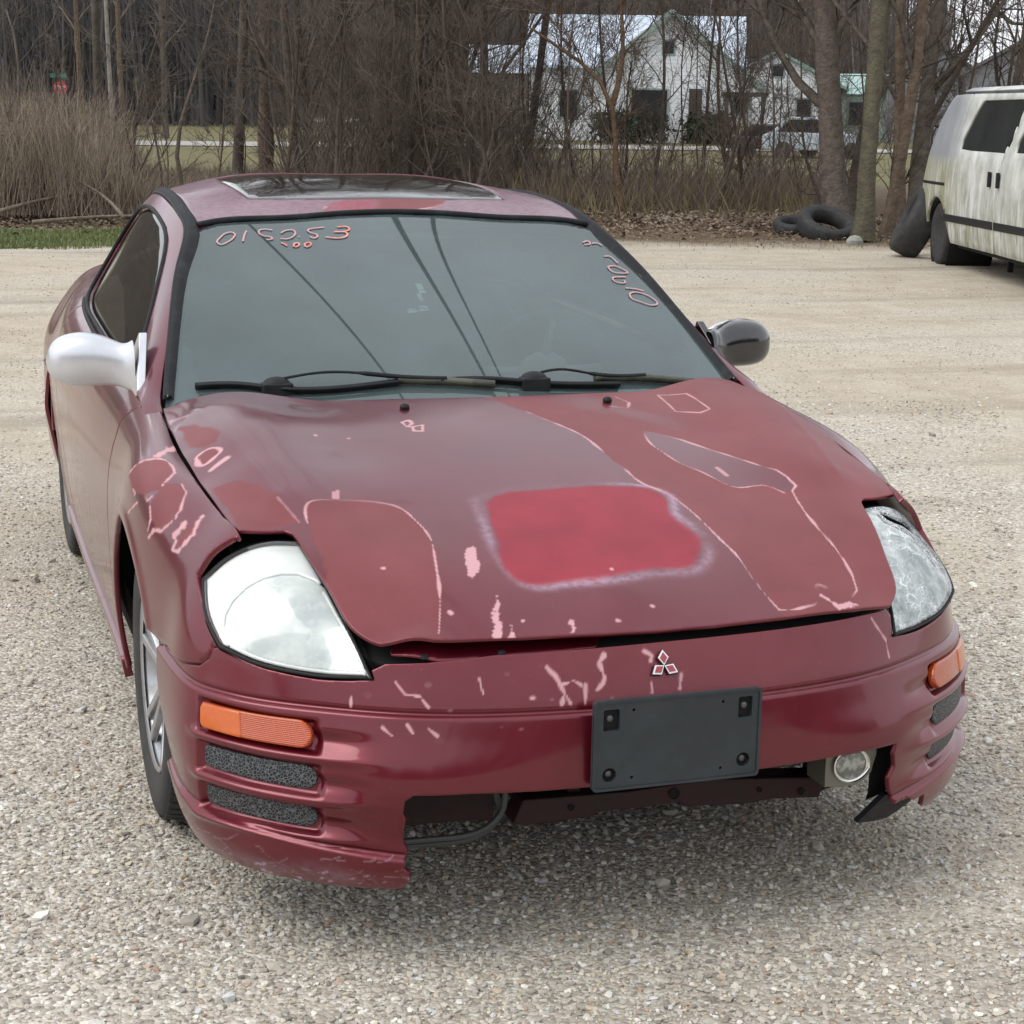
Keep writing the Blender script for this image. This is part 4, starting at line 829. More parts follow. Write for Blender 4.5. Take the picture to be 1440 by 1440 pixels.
def plate_tri(poly, holes):
    bm = bmesh.new(); es = []
    for L in [poly]+holes:
        vs_ = [bm.verts.new((a, -.036, .4435+b)) for a, b in L]; es += [bm.edges.new((vs_[i], vs_[(i+1) % len(vs_)])) for i in range(len(vs_))]
    bmesh.ops.triangle_fill(bm, use_beauty=True, edges=es)
    r_ = bmesh.ops.extrude_face_region(bm, geom=bm.faces[:]); bmesh.ops.translate(bm, verts=[v for v in r_['geom'] if isinstance(v, bmesh.types.BMVert)], vec=(0,.009,0))
    bmesh.ops.recalc_face_normals(bm, faces=bm.faces); me = D.meshes.new('plate_bracket'); bm.to_mesh(me); me.materials.append(PLM); return me
po = link('plate_bracket', plate_tri(rrect(-.165,.165,-.0855,.0855,.008), hl_sq+hl_c+sm_h), car); po['label'] = 'empty black plastic licence plate bracket'
b_ = po.modifiers.new('bevel', 'BEVEL'); b_.width = .0022; b_.segments = 2; b_.limit_method = 'ANGLE'; b_.angle_limit = .8
fr_ = MB(); rr_ = rrect(-.165,.165,-.0855,.0855,.008); ri_ = rrect(-.160,.160,-.0805,.0805,.006)
n4 = len(rr_); Vv = [(a,-.0385,.4435+b) for a, b in rr_]+[(a,-.0385,.4435+b) for a, b in ri_]+[(a,-.0345,.4435+b) for a, b in rr_]+[(a,-.0345,.4435+b) for a, b in ri_]
fr_.add(Vv, [(i, (i+1) % n4, n4+(i+1) % n4, n4+i) for i in range(n4)]+[(i, 2*n4+i, 2*n4+(i+1) % n4, (i+1) % n4) for i in range(n4)]+[(n4+i, n4+(i+1) % n4, 3*n4+(i+1) % n4, 3*n4+i) for i in range(n4)]); fr_.build('rim', PLM, po)
bk = MB(); bk.box((-.155,-.0265,.366),(.155,-.018,.521)); bk.box((-.07,-.018,.37),(.07,.0,.50)); bk.build('backing', DARK, po)
for x, z in ((-.131,.049),(.134,.051),(-.131,-.056),(.134,-.052)):
    h = MB(); h.lathe([(.0,-.003),(.005,-.003),(.0075,.0),(.0075,.004)], 12, lambda a, b, c, x=x, z=z: (x+a, -.0275+c, .4435+z+b)); h.build('screw', mat('screw_zinc', (.12,.12,.12), .35, .6) if 'screw_zinc' not in D.materials else D.materials['screw_zinc'], po, True)
# ---- three-diamond badge
m_white = mat('badge_chrome', (.80,.80,.80), .2, .3); m_bred = mat('badge_red', (.30,.012,.03), .25, coat=1.); m_bk = mat('badge_black', (.01,.01,.012), .3)
bc = BUMP.ev(np.array([(-.01,.562)]))[0]+[0,-.004,0]
bn = np.array([0,-.90,.42]); bn /= np.linalg.norm(bn); bx = np.array([1.,0,0]); by = np.cross(bn, bx)
em = None
for w_, (dl, wd, o0, lift, m_, nm) in enumerate(((.0315,.0128,-.0015,.000,m_bk,'badge_edge'),(.0290,.0112,.0005,.0022,m_white,'badge_border'),(.0245,.0078,.0035,.0034,m_bred,'badge_inset'))):
    mb = MB()
    for a in (90, 210, 330):
        d_ = np.array([math.cos(R(a)), math.sin(R(a))]); n2 = np.array([-d_[1], d_[0]]); P_ = [d_*o0, d_*(o0+dl)/2*1.0+n2*wd*.93, d_*dl, d_*(o0+dl)/2-n2*wd*.93]
        mb.prism([tuple(p) for p in P_][::-1], lift, lift+.003, lambda u, v, w: tuple(bc+bx*u+by*v+bn*w))
    o_ = mb.build(nm if em else 'emblem', m_, em or car)
    if em is None: em = o_; em['label'] = 'three-diamond badge in red with white outlines'
# ---- headlights
hb3 = np.concatenate([curve(HL_IN, 14)[:-1], curve(HL_BOT, 14)[:-1], curve(HL_OUT, 10)[:-1], curve(HL_TOP, 14)[:-1]]); hpoly = chart(HLS, hb3); hc = hpoly.mean(0)
def inset(P, d):
    P = np.asarray(P); t = np.roll(P, -1, 0)-np.roll(P, 1, 0); t /= np.linalg.norm(t, axis=1)[:, None]+1e-9; n = np.stack([-t[:, 1], t[:, 0]], 1)
    if ((P[0]+n[0]*.001-P.mean(0))**2).sum() > ((P[0]-P.mean(0))**2).sum(): n = -n
    return P+n*d
sgn = 1
lens_poly = inset(hpoly, .006)
m_bez = mat('lamp_bezel', (.97,.98,.97), .25, .15, .3, noise=((.93,.95,.93), 9, .4, .7))
m_bowl, n_ = new('frosted_dome'); to = n_.add('ShaderNodeTexCoord').outputs['Object']
nz = n_.noise(to, 13, 3, .5, .6); c_ = n_.mix(n_.rng(nz, .36, .64), (.66,.70,.70), (.92,.95,.92)); c_ = n_.mix(n_.rng(n_.noise(to, 45, 4, .6), .5, .75), c_, (.95,.98,.95))
n_.set('Base Color', c_); n_.set('Roughness', .42); n_.set('Coat Weight', .2); n_.set('Metallic', .25)
m_lens = glass_material('headlight_lens', (.99,1.,.99), .03, .06, (.92,.95,.92))
m_crack, n_ = new('cracked_lens'); n_.n.nodes.remove(n_.b); to = n_.add('ShaderNodeTexCoord').outputs['Object']
warp = n_.add('ShaderNodeMix', {0: .09, 6: to, 7: n_.add('ShaderNodeTexNoise', {'Vector': to, 'Scale': 14.}).outputs[1]}, data_type='RGBA').outputs[2]
v1 = n_.rng(n_.add('ShaderNodeTexVoronoi', {'Vector': warp, 'Scale': 30.}, feature='DISTANCE_TO_EDGE').outputs[0], .004, .03, 1, 0)
v2 = n_.rng(n_.add('ShaderNodeTexVoronoi', {'Vector': warp, 'Scale': 75.}, feature='DISTANCE_TO_EDGE').outputs[0], .004, .04, .8, 0)
msk = n_.rng(n_.noise(to, 16, 4), .45, .62, .22, 1.); ck = n_.math('ADD', n_.math('MULTIPLY', n_.math('MAXIMUM', v1, v2), msk), n_.rng(n_.noise(to, 30, 6), .4, .75, .10, .6))
gl_ = n_.add('ShaderNodeBsdfGlossy', {'Roughness': .12}); tr_ = n_.add('ShaderNodeBsdfTransparent', {'Color': (.92,.94,.93,1)}); df_ = n_.add('ShaderNodeBsdfDiffuse', {'Color': (.82,.86,.88,1)})
a_ = n_.add('ShaderNodeMixShader', {0: n_.math('MINIMUM', ck, .95), 1: tr_.outputs[0], 2: df_.outputs[0]})
nn_ = n_.add('ShaderNodeBump', {'Height': ck, 'Strength': .6, 'Distance': .004}).outputs[0]; n_.n.links.new(nn_, gl_.inputs['Normal'])
b_ = n_.add('ShaderNodeMixShader', {0: n_.add('ShaderNodeFresnel', {'IOR': 1.5}).outputs[0], 1: a_.outputs[0], 2: gl_.outputs[0]}); n_.n.links.new(b_.outputs[0], n_.out.inputs[0])
hole = smooth_poly([(-.018,.148),(.003,.139),(.020,.131),(.050,.124),(.076,.106),(.098,.086),(.103,.070),(.120,.055),(.126,.040),(.112,.030),(.100,.040),(.094,.054),(.074,.066),(.060,.082),(.040,.090),(.022,.103),(.004,.108),(-.012,.121)], 2)
circp = np.array(MK['l_circ'])
for s_ in (-1, 1):
    hs = smooth_poly(hpoly, 1); H_ = region('headlight', HLS, inset(hpoly, -.004), .012, DARK, car, off=-.085, thick=-.078, mirror=s_ < 0)
    H_['label'] = 'hazy intact headlight' if s_ < 0 else 'cracked headlight with a hole broken through its lens'
    holes = [hole] if s_ > 0 else []; big = np.array([(-.022,.140),(-.01,.152),(.06,.168),(.13,.155),(.15,.10),(.142,.04),(.126,.026),(.10,.033),(.075,.058),(.045,.084),(.015,.099),(-.016,.117)])
    region('lens', HLS, lens_poly, .0035, m_lens if s_ < 0 else m_crack, H_, holes=holes, off=.0, thick=.006, mirror=s_ < 0)
    rimP = np.concatenate([HLS.ev(inset(hpoly, .004)), HLS.ev(inset(hpoly, .004))[:1]]); rb = MB(); rb.tube((rimP-[0,0,.004])*[s_, 1, 1], .0036, 6, False); rb.build('seal', BLACK, H_, True)
    # inside: bright bezel round a frosted dome
    ib = inset(hpoly, .013); nb_ = 13; low = ib[13:26][::-1]; dome = np.concatenate([circp*[1.02, 1.0]+[0, .004], low, ib[6:12][::-1]]); dome = dome[[True]*len(dome)]
    tip = ib[13]; dome = np.concatenate([circp, [ib[28]*.5+ib[26]*.5], ib[13:26][::-1], ib[5:12][::-1]])
    hb_ = [dome]+([big] if s_ > 0 else [])
    region('bezel', HLS, inset(hpoly, .008), .0025, m_bez, H_, off=-.008, thick=.004, mirror=s_ < 0, holes=hb_)
    region('frosted_dome', HLS, dome, .004, m_bowl, H_, off=-.013, thick=.004, mirror=s_ < 0, disp=lambda ab, P: .009*np.exp(-((ab[:, 0]-.01)/.07)**2-((ab[:, 1]+.02)/.06)**2), holes=[big] if s_ > 0 else [])
# ---- windshield, roof, pillars
EDGE = np.array([(.718,1.337,.889),(.688,1.459,.967),(.647,1.631,1.067),(.605,1.79,1.16),(.558,1.953,1.241),(.555,2.1,1.274),(.55,2.3,1.297),(.545,2.6,1.31),(.53,2.9,1.29),(.51,3.2,1.235),(.49,3.5,1.155),(.47,3.9,1.03)])
ec = curve(EDGE, 90); wse = [(x+.012, y) for x, y, z in ec if y < 1.95]
top = [(.5,1.972),(.322,1.988),(.15,2.018),(0,2.03)]
wh = np.array([(.0,1.09),(.2,1.10),(.4,1.13),(.60,1.20),(.748,1.25)]+wse+top[:-1]); wpoly = np.concatenate([wh, [(0,2.03)], (wh*[-1, 1])[:0:-1]])
ws = region('windshield', WSH, wpoly, .01, WGLASS, car, off=-.002, thick=.004)
m_frit = mat('black_border', (.075,.078,.09), .18, spec=.6)
wsP = WSH
# painted black border of the glass (frit)
fi = np.array([(.0,1.225),(.3,1.24),(.55,1.30),(.640,1.345),(.660,1.40),(.650,1.46)]); fo = np.array([(.60,1.195),(.74,1.26),(.712,1.345),(.665,1.53)])
fpoly = np.concatenate([[(0,1.10)], fo, fi[::-1], (fi*[-1, 1])[1:], (fo*[-1, 1])[::-1]]); region('glass_border', WSH, fpoly, .015, m_frit, ws, off=-.010, thick=0)
# header trim strip and side mouldings
hd = np.array([(x, y) for x, y in [(.553,1.957)]+top]); hd = np.concatenate([hd, (hd*[-1, 1])[::-1][1:]]); H3 = WSH.ev(hd)+[0,.006,.004]
mb = MB(); mb.tube(curve(H3, 60), .0085, 8); mb.build('header_trim', TRIM, ws, True)
def strip(L1, L2, L0=None, up=.006, name='moulding', m_=TRIM, parent=None, s_=1, k=5):
    """raised band between two 3d curves"""
    L1, L2 = np.asarray(L1), np.asarray(L2); n = len(L1); V = []
    for i in range(n):
        for j in range(k):
            t = j/(k-1); p = L1[i]*(1-t)+L2[i]*t; p = p+np.array([.35*up, -.2*up, up])*math.sin(math.pi*t)**.5 if 0 < j < k-1 else p-np.array([0,0,.006]); V.append(p*[s_, 1, 1])
    F_ = [(i*k+j, (i+1)*k+j, (i+1)*k+j+1, i*k+j+1) for i in range(n-1) for j in range(k-1)]
    if s_ < 0: F_ = [f[::-1] for f in F_]
    return obj(name, V, F_, m_, parent)
OUT = np.array([(.772,1.335,.889),(.748,1.42,.935),(.722,1.51,.985),(.690,1.63,1.055),(.650,1.79,1.148),(.612,1.94,1.218),(.600,2.1,1.256),(.594,2.3,1.280),(.586,2.6,1.292),(.572,2.9,1.270),(.550,3.2,1.213),(.528,3.5,1.13),(.505,3.9,1.01)])
MID = np.array([(.738,1.318,.884),(.712,1.45,.960),(.676,1.62,1.060),(.636,1.785,1.155),(.590,1.952,1.236),(.585,2.1,1.268),(.579,2.3,1.291),(.572,2.6,1.303),(.556,2.9,1.282),(.535,3.2,1.226),(.513,3.5,1.145),(.490,3.9,1.02)])
E0 = np.array([(.708,1.325,.880)]+[(x-.010, y, z) for x, y, z in EDGE[1:]])
side_top = lambda ys: CAB.ev(np.stack([ys, ys*0], 1))
for s_ in (-1, 1):
    strip(curve(E0, 90), curve(MID, 90), up=.010, name='pillar_moulding', parent=car, s_=s_)
    mb = MB(); mb.tube(curve(MID-[.010,0,-.005], 90)*[s_, 1, 1], .0022, 5); mb.build('drip_rail', mat('rail_metal', (.35,.35,.36), .35, .6) if 'rail_metal' not in D.materials else D.materials['rail_metal'], car, True)
    mb = MB(); mb.tube(curve(MID-[.003,0,.002], 90)*[s_, 1, 1], .0055, 6); mb.build('pillar_seal', BLACK, car, True)
# roof skin
re_ = np.array([(x-.004, y) for x, y, z in ec if 1.957 < y < 3.1]); rh = np.concatenate([[(.15,2.032),(.322,2.002),(.5,1.985),(.554,1.962)], re_, [(.4,3.16),(.2,3.2)]])
rpoly = np.concatenate([[(0,2.044)], rh, [(0,3.21)], (rh*[-1, 1])[::-1]])
def roof_attr(ab, P):
    p = smooth_poly(np.array(MK['r_p']), 4); fad = field(ab, p, edge=.006, rag=.004, seed=61); d, _ = segdist(ab, p)
    x, y = ab.T; red = fad*field(ab, np.array([[-.20,2.03],[-.18,2.11],[-.10,2.15],[-.03,2.13],[-.05,2.03]]), edge=.02, rag=.006)
    fad = fad*(1-red*.8); chip = (1-sst(.002, .006, d))*sst(-.3, .8, snoise(ab, 40, 63))*sst(2.13, 2.06, y)
    chip = np.maximum(chip, sst(1.3, 1.9, snoise(ab, 120, 64))*field(ab, np.array([[-.26,2.10],[-.13,2.13],[-.15,2.17],[-.28,2.16]]), edge=.015, rag=.01)*.7)
    return {'mk': np.stack([fad, chip, red*.9], 1), 'haze': .22*(1-fad)*sst(.0, .25, np.abs(x))+.12*(1-fad), 'dull': 1-fad}
sun_p = smooth_poly([(-.385,2.25),(-.33,2.165),(0,2.15),(.33,2.165),(.385,2.25),(.385,2.68),(.33,2.745),(0,2.755),(-.33,2.745),(-.385,2.68)], 4)
rf = region('roof', ROOF, rpoly, .008, PAINT, car, attrs=roof_attr, thick=.02, holes=[sun_p])
region('sunroof', ROOF, inset(sun_p, .007), .02, mat('sunroof_glass', (.010,.011,.013), .04, spec=.9, coat=1.), rf, off=-.002, thick=.002)
region('sunroof_seal', ROOF, inset(sun_p, -.003), .02, BLACK, rf, off=-.004, thick=.01)
rw = np.array([(-.50,3.115),(.50,3.115),(.47,3.5),(.43,3.88),(-.43,3.88),(-.47,3.5)]); region('rear_window', ROOF, rw, .04, SGLASS, car, thick=.005)
# deck lid and rear bumper
DK = Plate([(0,3.86,1.07),(0,4.1,1.01),(0,4.36,.97),(0,4.44,.80),(0,4.46,.60),(.45,3.88,1.03),(.5,4.1,.985),(.5,4.34,.93),(.5,4.40,.78),(.5,4.42,.62),(.62,3.9,.95),(.62,4.15,.93)], mirror=True, lam=1e-4)
region('trunk_lid', DK, np.array([(-.60,3.87),(.60,3.87),(.58,4.2),(.5,4.38),(0,4.43),(-.5,4.38),(-.58,4.2)]), .03, PAINT, car, thick=.02)
class RB:
    sc = BUMP.sc
    def ev(s, ab): P = BUMP.ev(ab); return np.stack([P[:, 0]*.985, 4.49-P[:, 1]*.95, P[:, 2]+.02], 1)
region('rear_bumper', RB(), np.array([(-6.9,.62),(6.9,.62),(6.9,.2),(-6.9,.2)]), .03, PAINT, car, ab_sc=bs)
# cabin sides and glass
def CP(y, t): return (y, t)
win = smooth_poly([(1.50,2.86),(1.60,2.1),(1.72,1.52),(1.86,1.12),(2.02,.80),(2.25,.68),(2.55,.66),(2.8,.74),(3.0,.9),(3.12,1.6),(3.05,2.4),(2.9,2.86),(2.4,2.9),(1.9,2.9)], 5)
cabp = np.array([(1.235,2.98),(1.235,1.6),(1.26,.5),(1.36,.04),(1.6,.04),(2.2,.04),(2.8,.04),(3.3,.04),(3.75,.04),(3.75,2.98),(3.4,2.98),(2.4,2.98),(1.8,2.98)])
for s_ in (-1, 1):
    region('cabin_side', CAB, cabp, .012, PAINT, car, holes=[win], mirror=s_ < 0, thick=.03, ab_sc=(1., .13), attrs=lambda ab, P: {'mk': np.zeros((len(ab), 3)), 'haze': .45*np.clip(sst(1.7, 2.2, P[:, 1])*sst(1.12,1.24,P[:,2])*(.6+.4*snoise(P, 8, 5)), 0, 1), 'dull': np.ones(len(ab))})
    region('side_window', CAB, win, .03, SGLASS, car, off=-.010, mirror=s_ < 0, thick=.004, ab_sc=(1., .13))
    wp3 = CAB.ev(np.concatenate([win, win[:1]])); mb = MB(); mb.tube(wp3*[s_, 1, 1], .0065, 6, False); mb.build('window_seal', TRIM, car, True)
    bp3 = SIDE.ev(np.array([(y, .06) for y in np.linspace(1.45, 3.0, 30)])); mb = MB(); mb.tube(bp3*[s_, 1, 1], .008, 6); mb.build('belt_moulding', TRIM, car, True)
# ---- wipers, washer nozzles, marker writing, pale patches on the glass
def W3(p, h=.0): q = WSH.ev(np.asarray(p, float).reshape(-1, 2)); return q+[0,-.35*h,h]
for (p0, pv, p1, p2, q0) in (((-.66,1.335),(-.481,1.262),(-.20,1.215),(.03,1.178),(-.20,1.215)), ((-.10,1.205),(.135,1.195),(.30,1.215),(.585,1.262),(.36,1.205))):
    wp = pivot('tmp'); wp.name = 'wiper'; wp.parent = car
    b = MB(); L = curve(W3([p0, ((p0[0]+pv[0])/2, (p0[1]+pv[1])/2+.004), (pv[0], pv[1]-.006), q0], .004), 24); b.tube(L, .0095, 6); b.tube(L+[0,-.014,.004], .0045, 5); b.build('linkage_arm', BLACK, wp, True)
    pc = W3([pv], .004)[0]; b = MB(); b.ellipsoid(tuple(pc+[0,0,.006]), (.034,.026,.020), 18); b.box(tuple(pc-[.036,.026,.03]), tuple(pc+[.036,.014,.012])); b.build('pivot_cap', BLACK, wp, bevel=.004)
    b = MB(); L = curve(np.array([pc+[0,0,.018], *W3([((pv[0]*.6+p1[0]*.4), pv[1]*.6+p1[1]*.4+.010)], .026), *W3([p1], .018), *W3([((p1[0]+p2[0])/2, (p1[1]+p2[1])/2)], .016)]), 24); b.tube(L, np.r_[np.full(12, .0035), np.full(12, .006)], 6); b.build('wiper_arm', BLACK, wp, True)
    b = MB(); L = curve(W3([p1, ((p1[0]+p2[0])/2, (p1[1]+p2[1])/2), p2], .010), 16); b.tube(L, .0095, 6); b.tube(L-[0,-.004,.012], .004, 4); b.build('wiper_blade', mat('dusty_blade', (.05,.05,.04), .5, noise=((.10,.10,.07), 20, .4, .6)) if 'dusty_blade' not in D.materials else D.materials['dusty_blade'], wp, True)
cw = MB(); cw.prism([(-.70,1.20),(.70,1.20),(.72,1.30),(.5,1.24),(0,1.17),(-.5,1.24),(-.72,1.30)], .80, .835, lambda u, v, w: (u, v, w+.015)); cw.build('cowl', BLACK, car)
for x, y in MK['h_noz']:
    z = HOOD.ev(np.array([(x, y)]))[0][2]; b = MB(); b.ellipsoid((x, y, z+.004), (.012,.010,.009), 12); b.build('washer_nozzle', BLACK, car, True)
m_mark = mat('red_grease_marker', (.72,.15,.09), .5, noise=((.62,.30,.28), 60, .4, .6)); mb = MB()
m_mark2 = mat('faint_marker', (.60,.26,.27), .55, noise=((.42,.30,.31), 60, .4, .6)); 
for i in range(18):
    L = curve(WSH.ev(np.array(MK['t_%d' % i], float)), max(8, 5*len(MK['t_%d' % i]))); mb = MB(); mb.tube(L, .0026 if i != 6 else .0032, 6); Vm = np.array(mb.V); zs_ = WSH.ev(Vm[:, :2])[:, 2]; mb.V = [tuple(q) for q in np.c_[Vm[:, :2], zs_+.0008+.12*(Vm[:, 2]-zs_)]]; mb.build('marker_digit', m_mark if i in (6,7,8,9,17) else m_mark2, ws)
m_st = mat('pale_green', (.42,.55,.50), .5, noise=((.15,.2,.2), 40, .45, .6))
for (x0, y0, x1, y1) in ((-.095,1.508,-.068,1.528),(-.062,1.515,-.035,1.54),(-.05,1.56,-.035,1.60),(-.04,1.60,-.02,1.65)):  # small pale green quads just under the glass
    mb = MB(); mb.add(WSH.ev(np.array([(x0,y0),(x1,y0+.003),(x1-.002,y1),(x0+.002,y1)]))-[0,-.003,.006], [(0,1,2,3)]); mb.build('pale_patch', m_st, ws)
# ---- interior
m_int = mat('interior_grey', (.20,.21,.22), .8, noise=((.28,.29,.30), 5, .4, .7)); m_int2 = mat('interior_dark', (.035,.035,.038), .7)
dash = Plate([(0,1.15,.80),(0,1.4,.845),(0,1.62,.83),(.35,1.4,.87),(.35,1.6,.86),(.65,1.38,.83),(.65,1.6,.80),(.18,1.5,.845)], mirror=True, lam=1e-4)
region('dashboard', dash, np.array([(-.69,1.30),(-.5,1.2),(0,1.13),(.5,1.2),(.69,1.30),(.71,1.66),(0,1.68),(-.71,1.66)]), .03, m_int, car, thick=.25)
sw = pivot('steering_wheel'); sw.parent = car; sw.location = (.36,1.78,.86); sw.rotation_euler = (R(-62), 0, 0)
b = MB(); b.lathe([(.185+.014*math.cos(a), .014*math.sin(a)) for a in np.linspace(0, 2*math.pi, 11)[:-1]], 40, close=True); b.build('rim', m_int2, sw, True)
b = MB(); b.ellipsoid((0,0,-.01), (.075,.065,.03), 16); [b.tube([(0,0,-.01),(.18*math.cos(a),.18*math.sin(a),0)], .013, 6) for a in (0, math.pi, -math.pi/2)]; b.build('hub', m_int, sw, True)
for x in (-.36, .36):
    st_ = pivot('seat'); st_.parent = car; st_.location = (x, 2.25, 0)
    b = MB(); b.ellipsoid((0,-.05,.45), (.25,.27,.11), 20); b.build('cushion', m_int, st_, True)
    b = MB(); b.ellipsoid((0,.28,.74), (.25,.10,.33), 20, lambda v: (v[0], v[1]+(v[2]-.5)*.3, v[2])); b.build('backrest', m_int, st_, True)
    b = MB(); b.ellipsoid((0,.44,1.09), (.12,.055,.09), 16); b.build('headrest', m_int, st_, True)
b = MB(); b.ellipsoid((.0,1.98,1.185), (.115,.018,.033), 16); b.tube([(0,1.97,1.19),(0,1.945,1.235)], .008, 6); b.build('rear_view_mirror', m_int2, car, True)
b = MB(); b.box((-.50,2.05,1.20),(.50,2.9,1.215)); b.box((-.7,1.5,.34),(.7,3.6,.36)); b.box((-.50,2.95,.4),(.50,3.0,1.19)); b.box((-.64,2.95,.4),(.64,3.0,.98)); b.build('headliner', m_int, car)
# ---- mirrors
for s_, m_, lab in ((-1, SILVER, 'silver replacement side mirror'), (1, mat('black_paint', (.008,.008,.009), .15, coat=1., noise=((.02,.02,.024), 12, .5, .75)), 'black side mirror')):
    mr = pivot('side_mirror'); mr['label'] = lab; mr.parent = car
    # housing: lofted sections from the tip inwards
    secs = [(.984,.004,.010,.944,1.572),(.978,.026,.032,.945,1.572),(.962,.042,.052,.947,1.572),(.935,.054,.062,.949,1.570),(.90,.060,.066,.950,1.568),(.865,.058,.064,.949,1.562),(.835,.050,.058,.944,1.55),(.812,.042,.053,.938,1.535),(.796,.040,.056,.934,1.52),(.784,.044,.066,.934,1.51)]
    if s_ > 0: secs = [(x-.035, *q) for x, *q in secs]+[(.735,.040,.060,.930,1.50)]
    k = 26; V = []; F_ = []
    for (x, ry, rz, z, y) in secs:
        for j in range(k):
            a = 2*math.pi*j/k; c_, s2 = math.cos(a), math.sin(a); e = .78
            V.append((s_*x, y+ry*abs(c_)**e*math.copysign(1, c_), z+rz*abs(s2)**.9*math.copysign(1, s2)))
    n_s = len(secs); F_ = [(i*k+j, (i+1)*k+j, (i+1)*k+(j+1) % k, i*k+(j+1) % k) for i in range(n_s-1) for j in range(k)]+[tuple(range(k))]
    if s_ > 0: F_ = [f[::-1] for f in F_]
    hm = obj('housing', V, F_, m_, mr); sd_ = hm.modifiers.new('s', 'SUBSURF'); sd_.levels = 1; sd_.render_levels = 2
    b = MB(); b.prism([(1.405,.878),(1.40,.895),(1.548,1.012),(1.556,1.012),(1.66,.905),(1.62,.885)], .772-(.022 if s_ > 0 else 0), .792-(.022 if s_ > 0 else 0), lambda u, v, w: (s_*(w-.22*(v-.88)), u, v)); b.build('sail_plate', m_, mr, bevel=.003)
    b = MB(); b.ellipsoid((s_*(.893 if s_ < 0 else .858), 1.63, .949), (.078,.006,.055), 20); b.build('mirror_glass', mat('mirror_glass', (.7,.72,.74), .02, 1.) if 'mirror_glass' not in D.materials else D.materials['mirror_glass'], mr, True)
# ---- wheels
def wheel(x, y, s_):
    wh_ = pivot('wheel'); wh_.parent = car; wh_.location = (x, y, .312)
    f = lambda a, b_, h: (s_*h, a, b_); r = .313
    prof = [(.205,-.09),(.23,-.104),(.275,-.108),(.300,-.103),(.309,-.092),(r,-.07),(r,-.0),(r,.07),(.309,.092),(.300,.103),(.275,.108),(.23,.104),(.212,.095),(.205,.09)]
    b = MB(); b.lathe(prof, 64, f); t_ = b.build('tyre', RUBBER, wh_, True)
    # tread blocks: real grooves as raised blocks round the tyre
    tb = MB(); nb_ = 60
    for i in range(nb_):
        a = 2*math.pi*i/nb_
        for (h0, h1) in ((-.098,-.058),(-.050,-.008),(.004,.046),(.054,.098)):
            for (aa, bb) in ((a-.038, a+.038),):
                rr = lambda h: r+.006-(.008 if abs(h) > .09 else 0)
                sk_ = .25*(h0+h1)
                V = [f(q*math.cos(t2+sk_), q*math.sin(t2+sk_), hh) for q in (r-.004, 0) for t2 in (aa, bb) for hh in (h0, h1)]
                V = [f((r-.006 if q == 0 else rr(hh))*math.cos(t2+sk_), (r-.006 if q == 0 else rr(hh))*math.sin(t2+sk_), hh) for q in (0, 1) for t2 in (aa, bb) for hh in (h0, h1)]
                tb.add(V, [(4,5,7,6),(0,4,6,2),(1,3,7,5),(0,1,5,4),(2,6,7,3)])
    o_ = tb.build('tread', RUBBER, t_); o_['kind'] = 'stuff'
    b = MB(); b.lathe([(.205,-.09),(.195,-.06),(.185,-.02),(.185,.05),(.198,.085),(.206,.093),(.212,.096),(.206,.100),(.198,.094)], 56, f); rm = b.build('rim', ALLOY, wh_, True)
    for i in range(5):
        for da in (-.13, .13):
            a = 2*math.pi*i/5+.35; b = MB(); c0 = (.055*math.cos(a+da*1.4), .055*math.sin(a+da*1.4)); c1 = (.197*math.cos(a+da*1.25), .197*math.sin(a+da*1.25)); 
            n_ = np.array([-(c1[1]-c0[1]), c1[0]-c0[0]]); n_ /= np.linalg.norm(n_); V = []
            for (c, h, wd) in ((c0,.062,.012),(c1,.082,.015)):
                for sg_ in (-1, 1):
                    V.append(f(c[0]+n_[0]*wd*sg_, c[1]+n_[1]*wd*sg_, h)); V.append(f(c[0]+n_[0]*wd*.7*sg_, c[1]+n_[1]*wd*.7*sg_, h+.014)); 
            b.add(V, [(0,4,5,1),(1,5,7,3),(3,7,6,2),(0,2,6,4),(0,1,3,2),(4,6,7,5)]); b.build('spoke', ALLOY, rm, bevel=.002)
    b = MB(); b.lathe([(.0,.083),(.025,.083),(.032,.078),(.062,.074),(.068,.06),(.068,.0)], 28, f); b.build('hub_cap', ALLOY, rm, True)
    b = MB(); b.lathe([(.0,.02),(.14,.02),(.14,.0),(.17,-.02),(.19,-.05)], 28, f); b.build('brake_disc', mat('brake_steel', (.12,.10,.09), .5, .7) if 'brake_steel' not in D.materials else D.materials['brake_steel'], rm, True)
for x, y in ((-.722,.985),(.722,.985),(-.702,3.51),(.702,3.51)): wheel(x, y, -1 if x < 0 else 1)
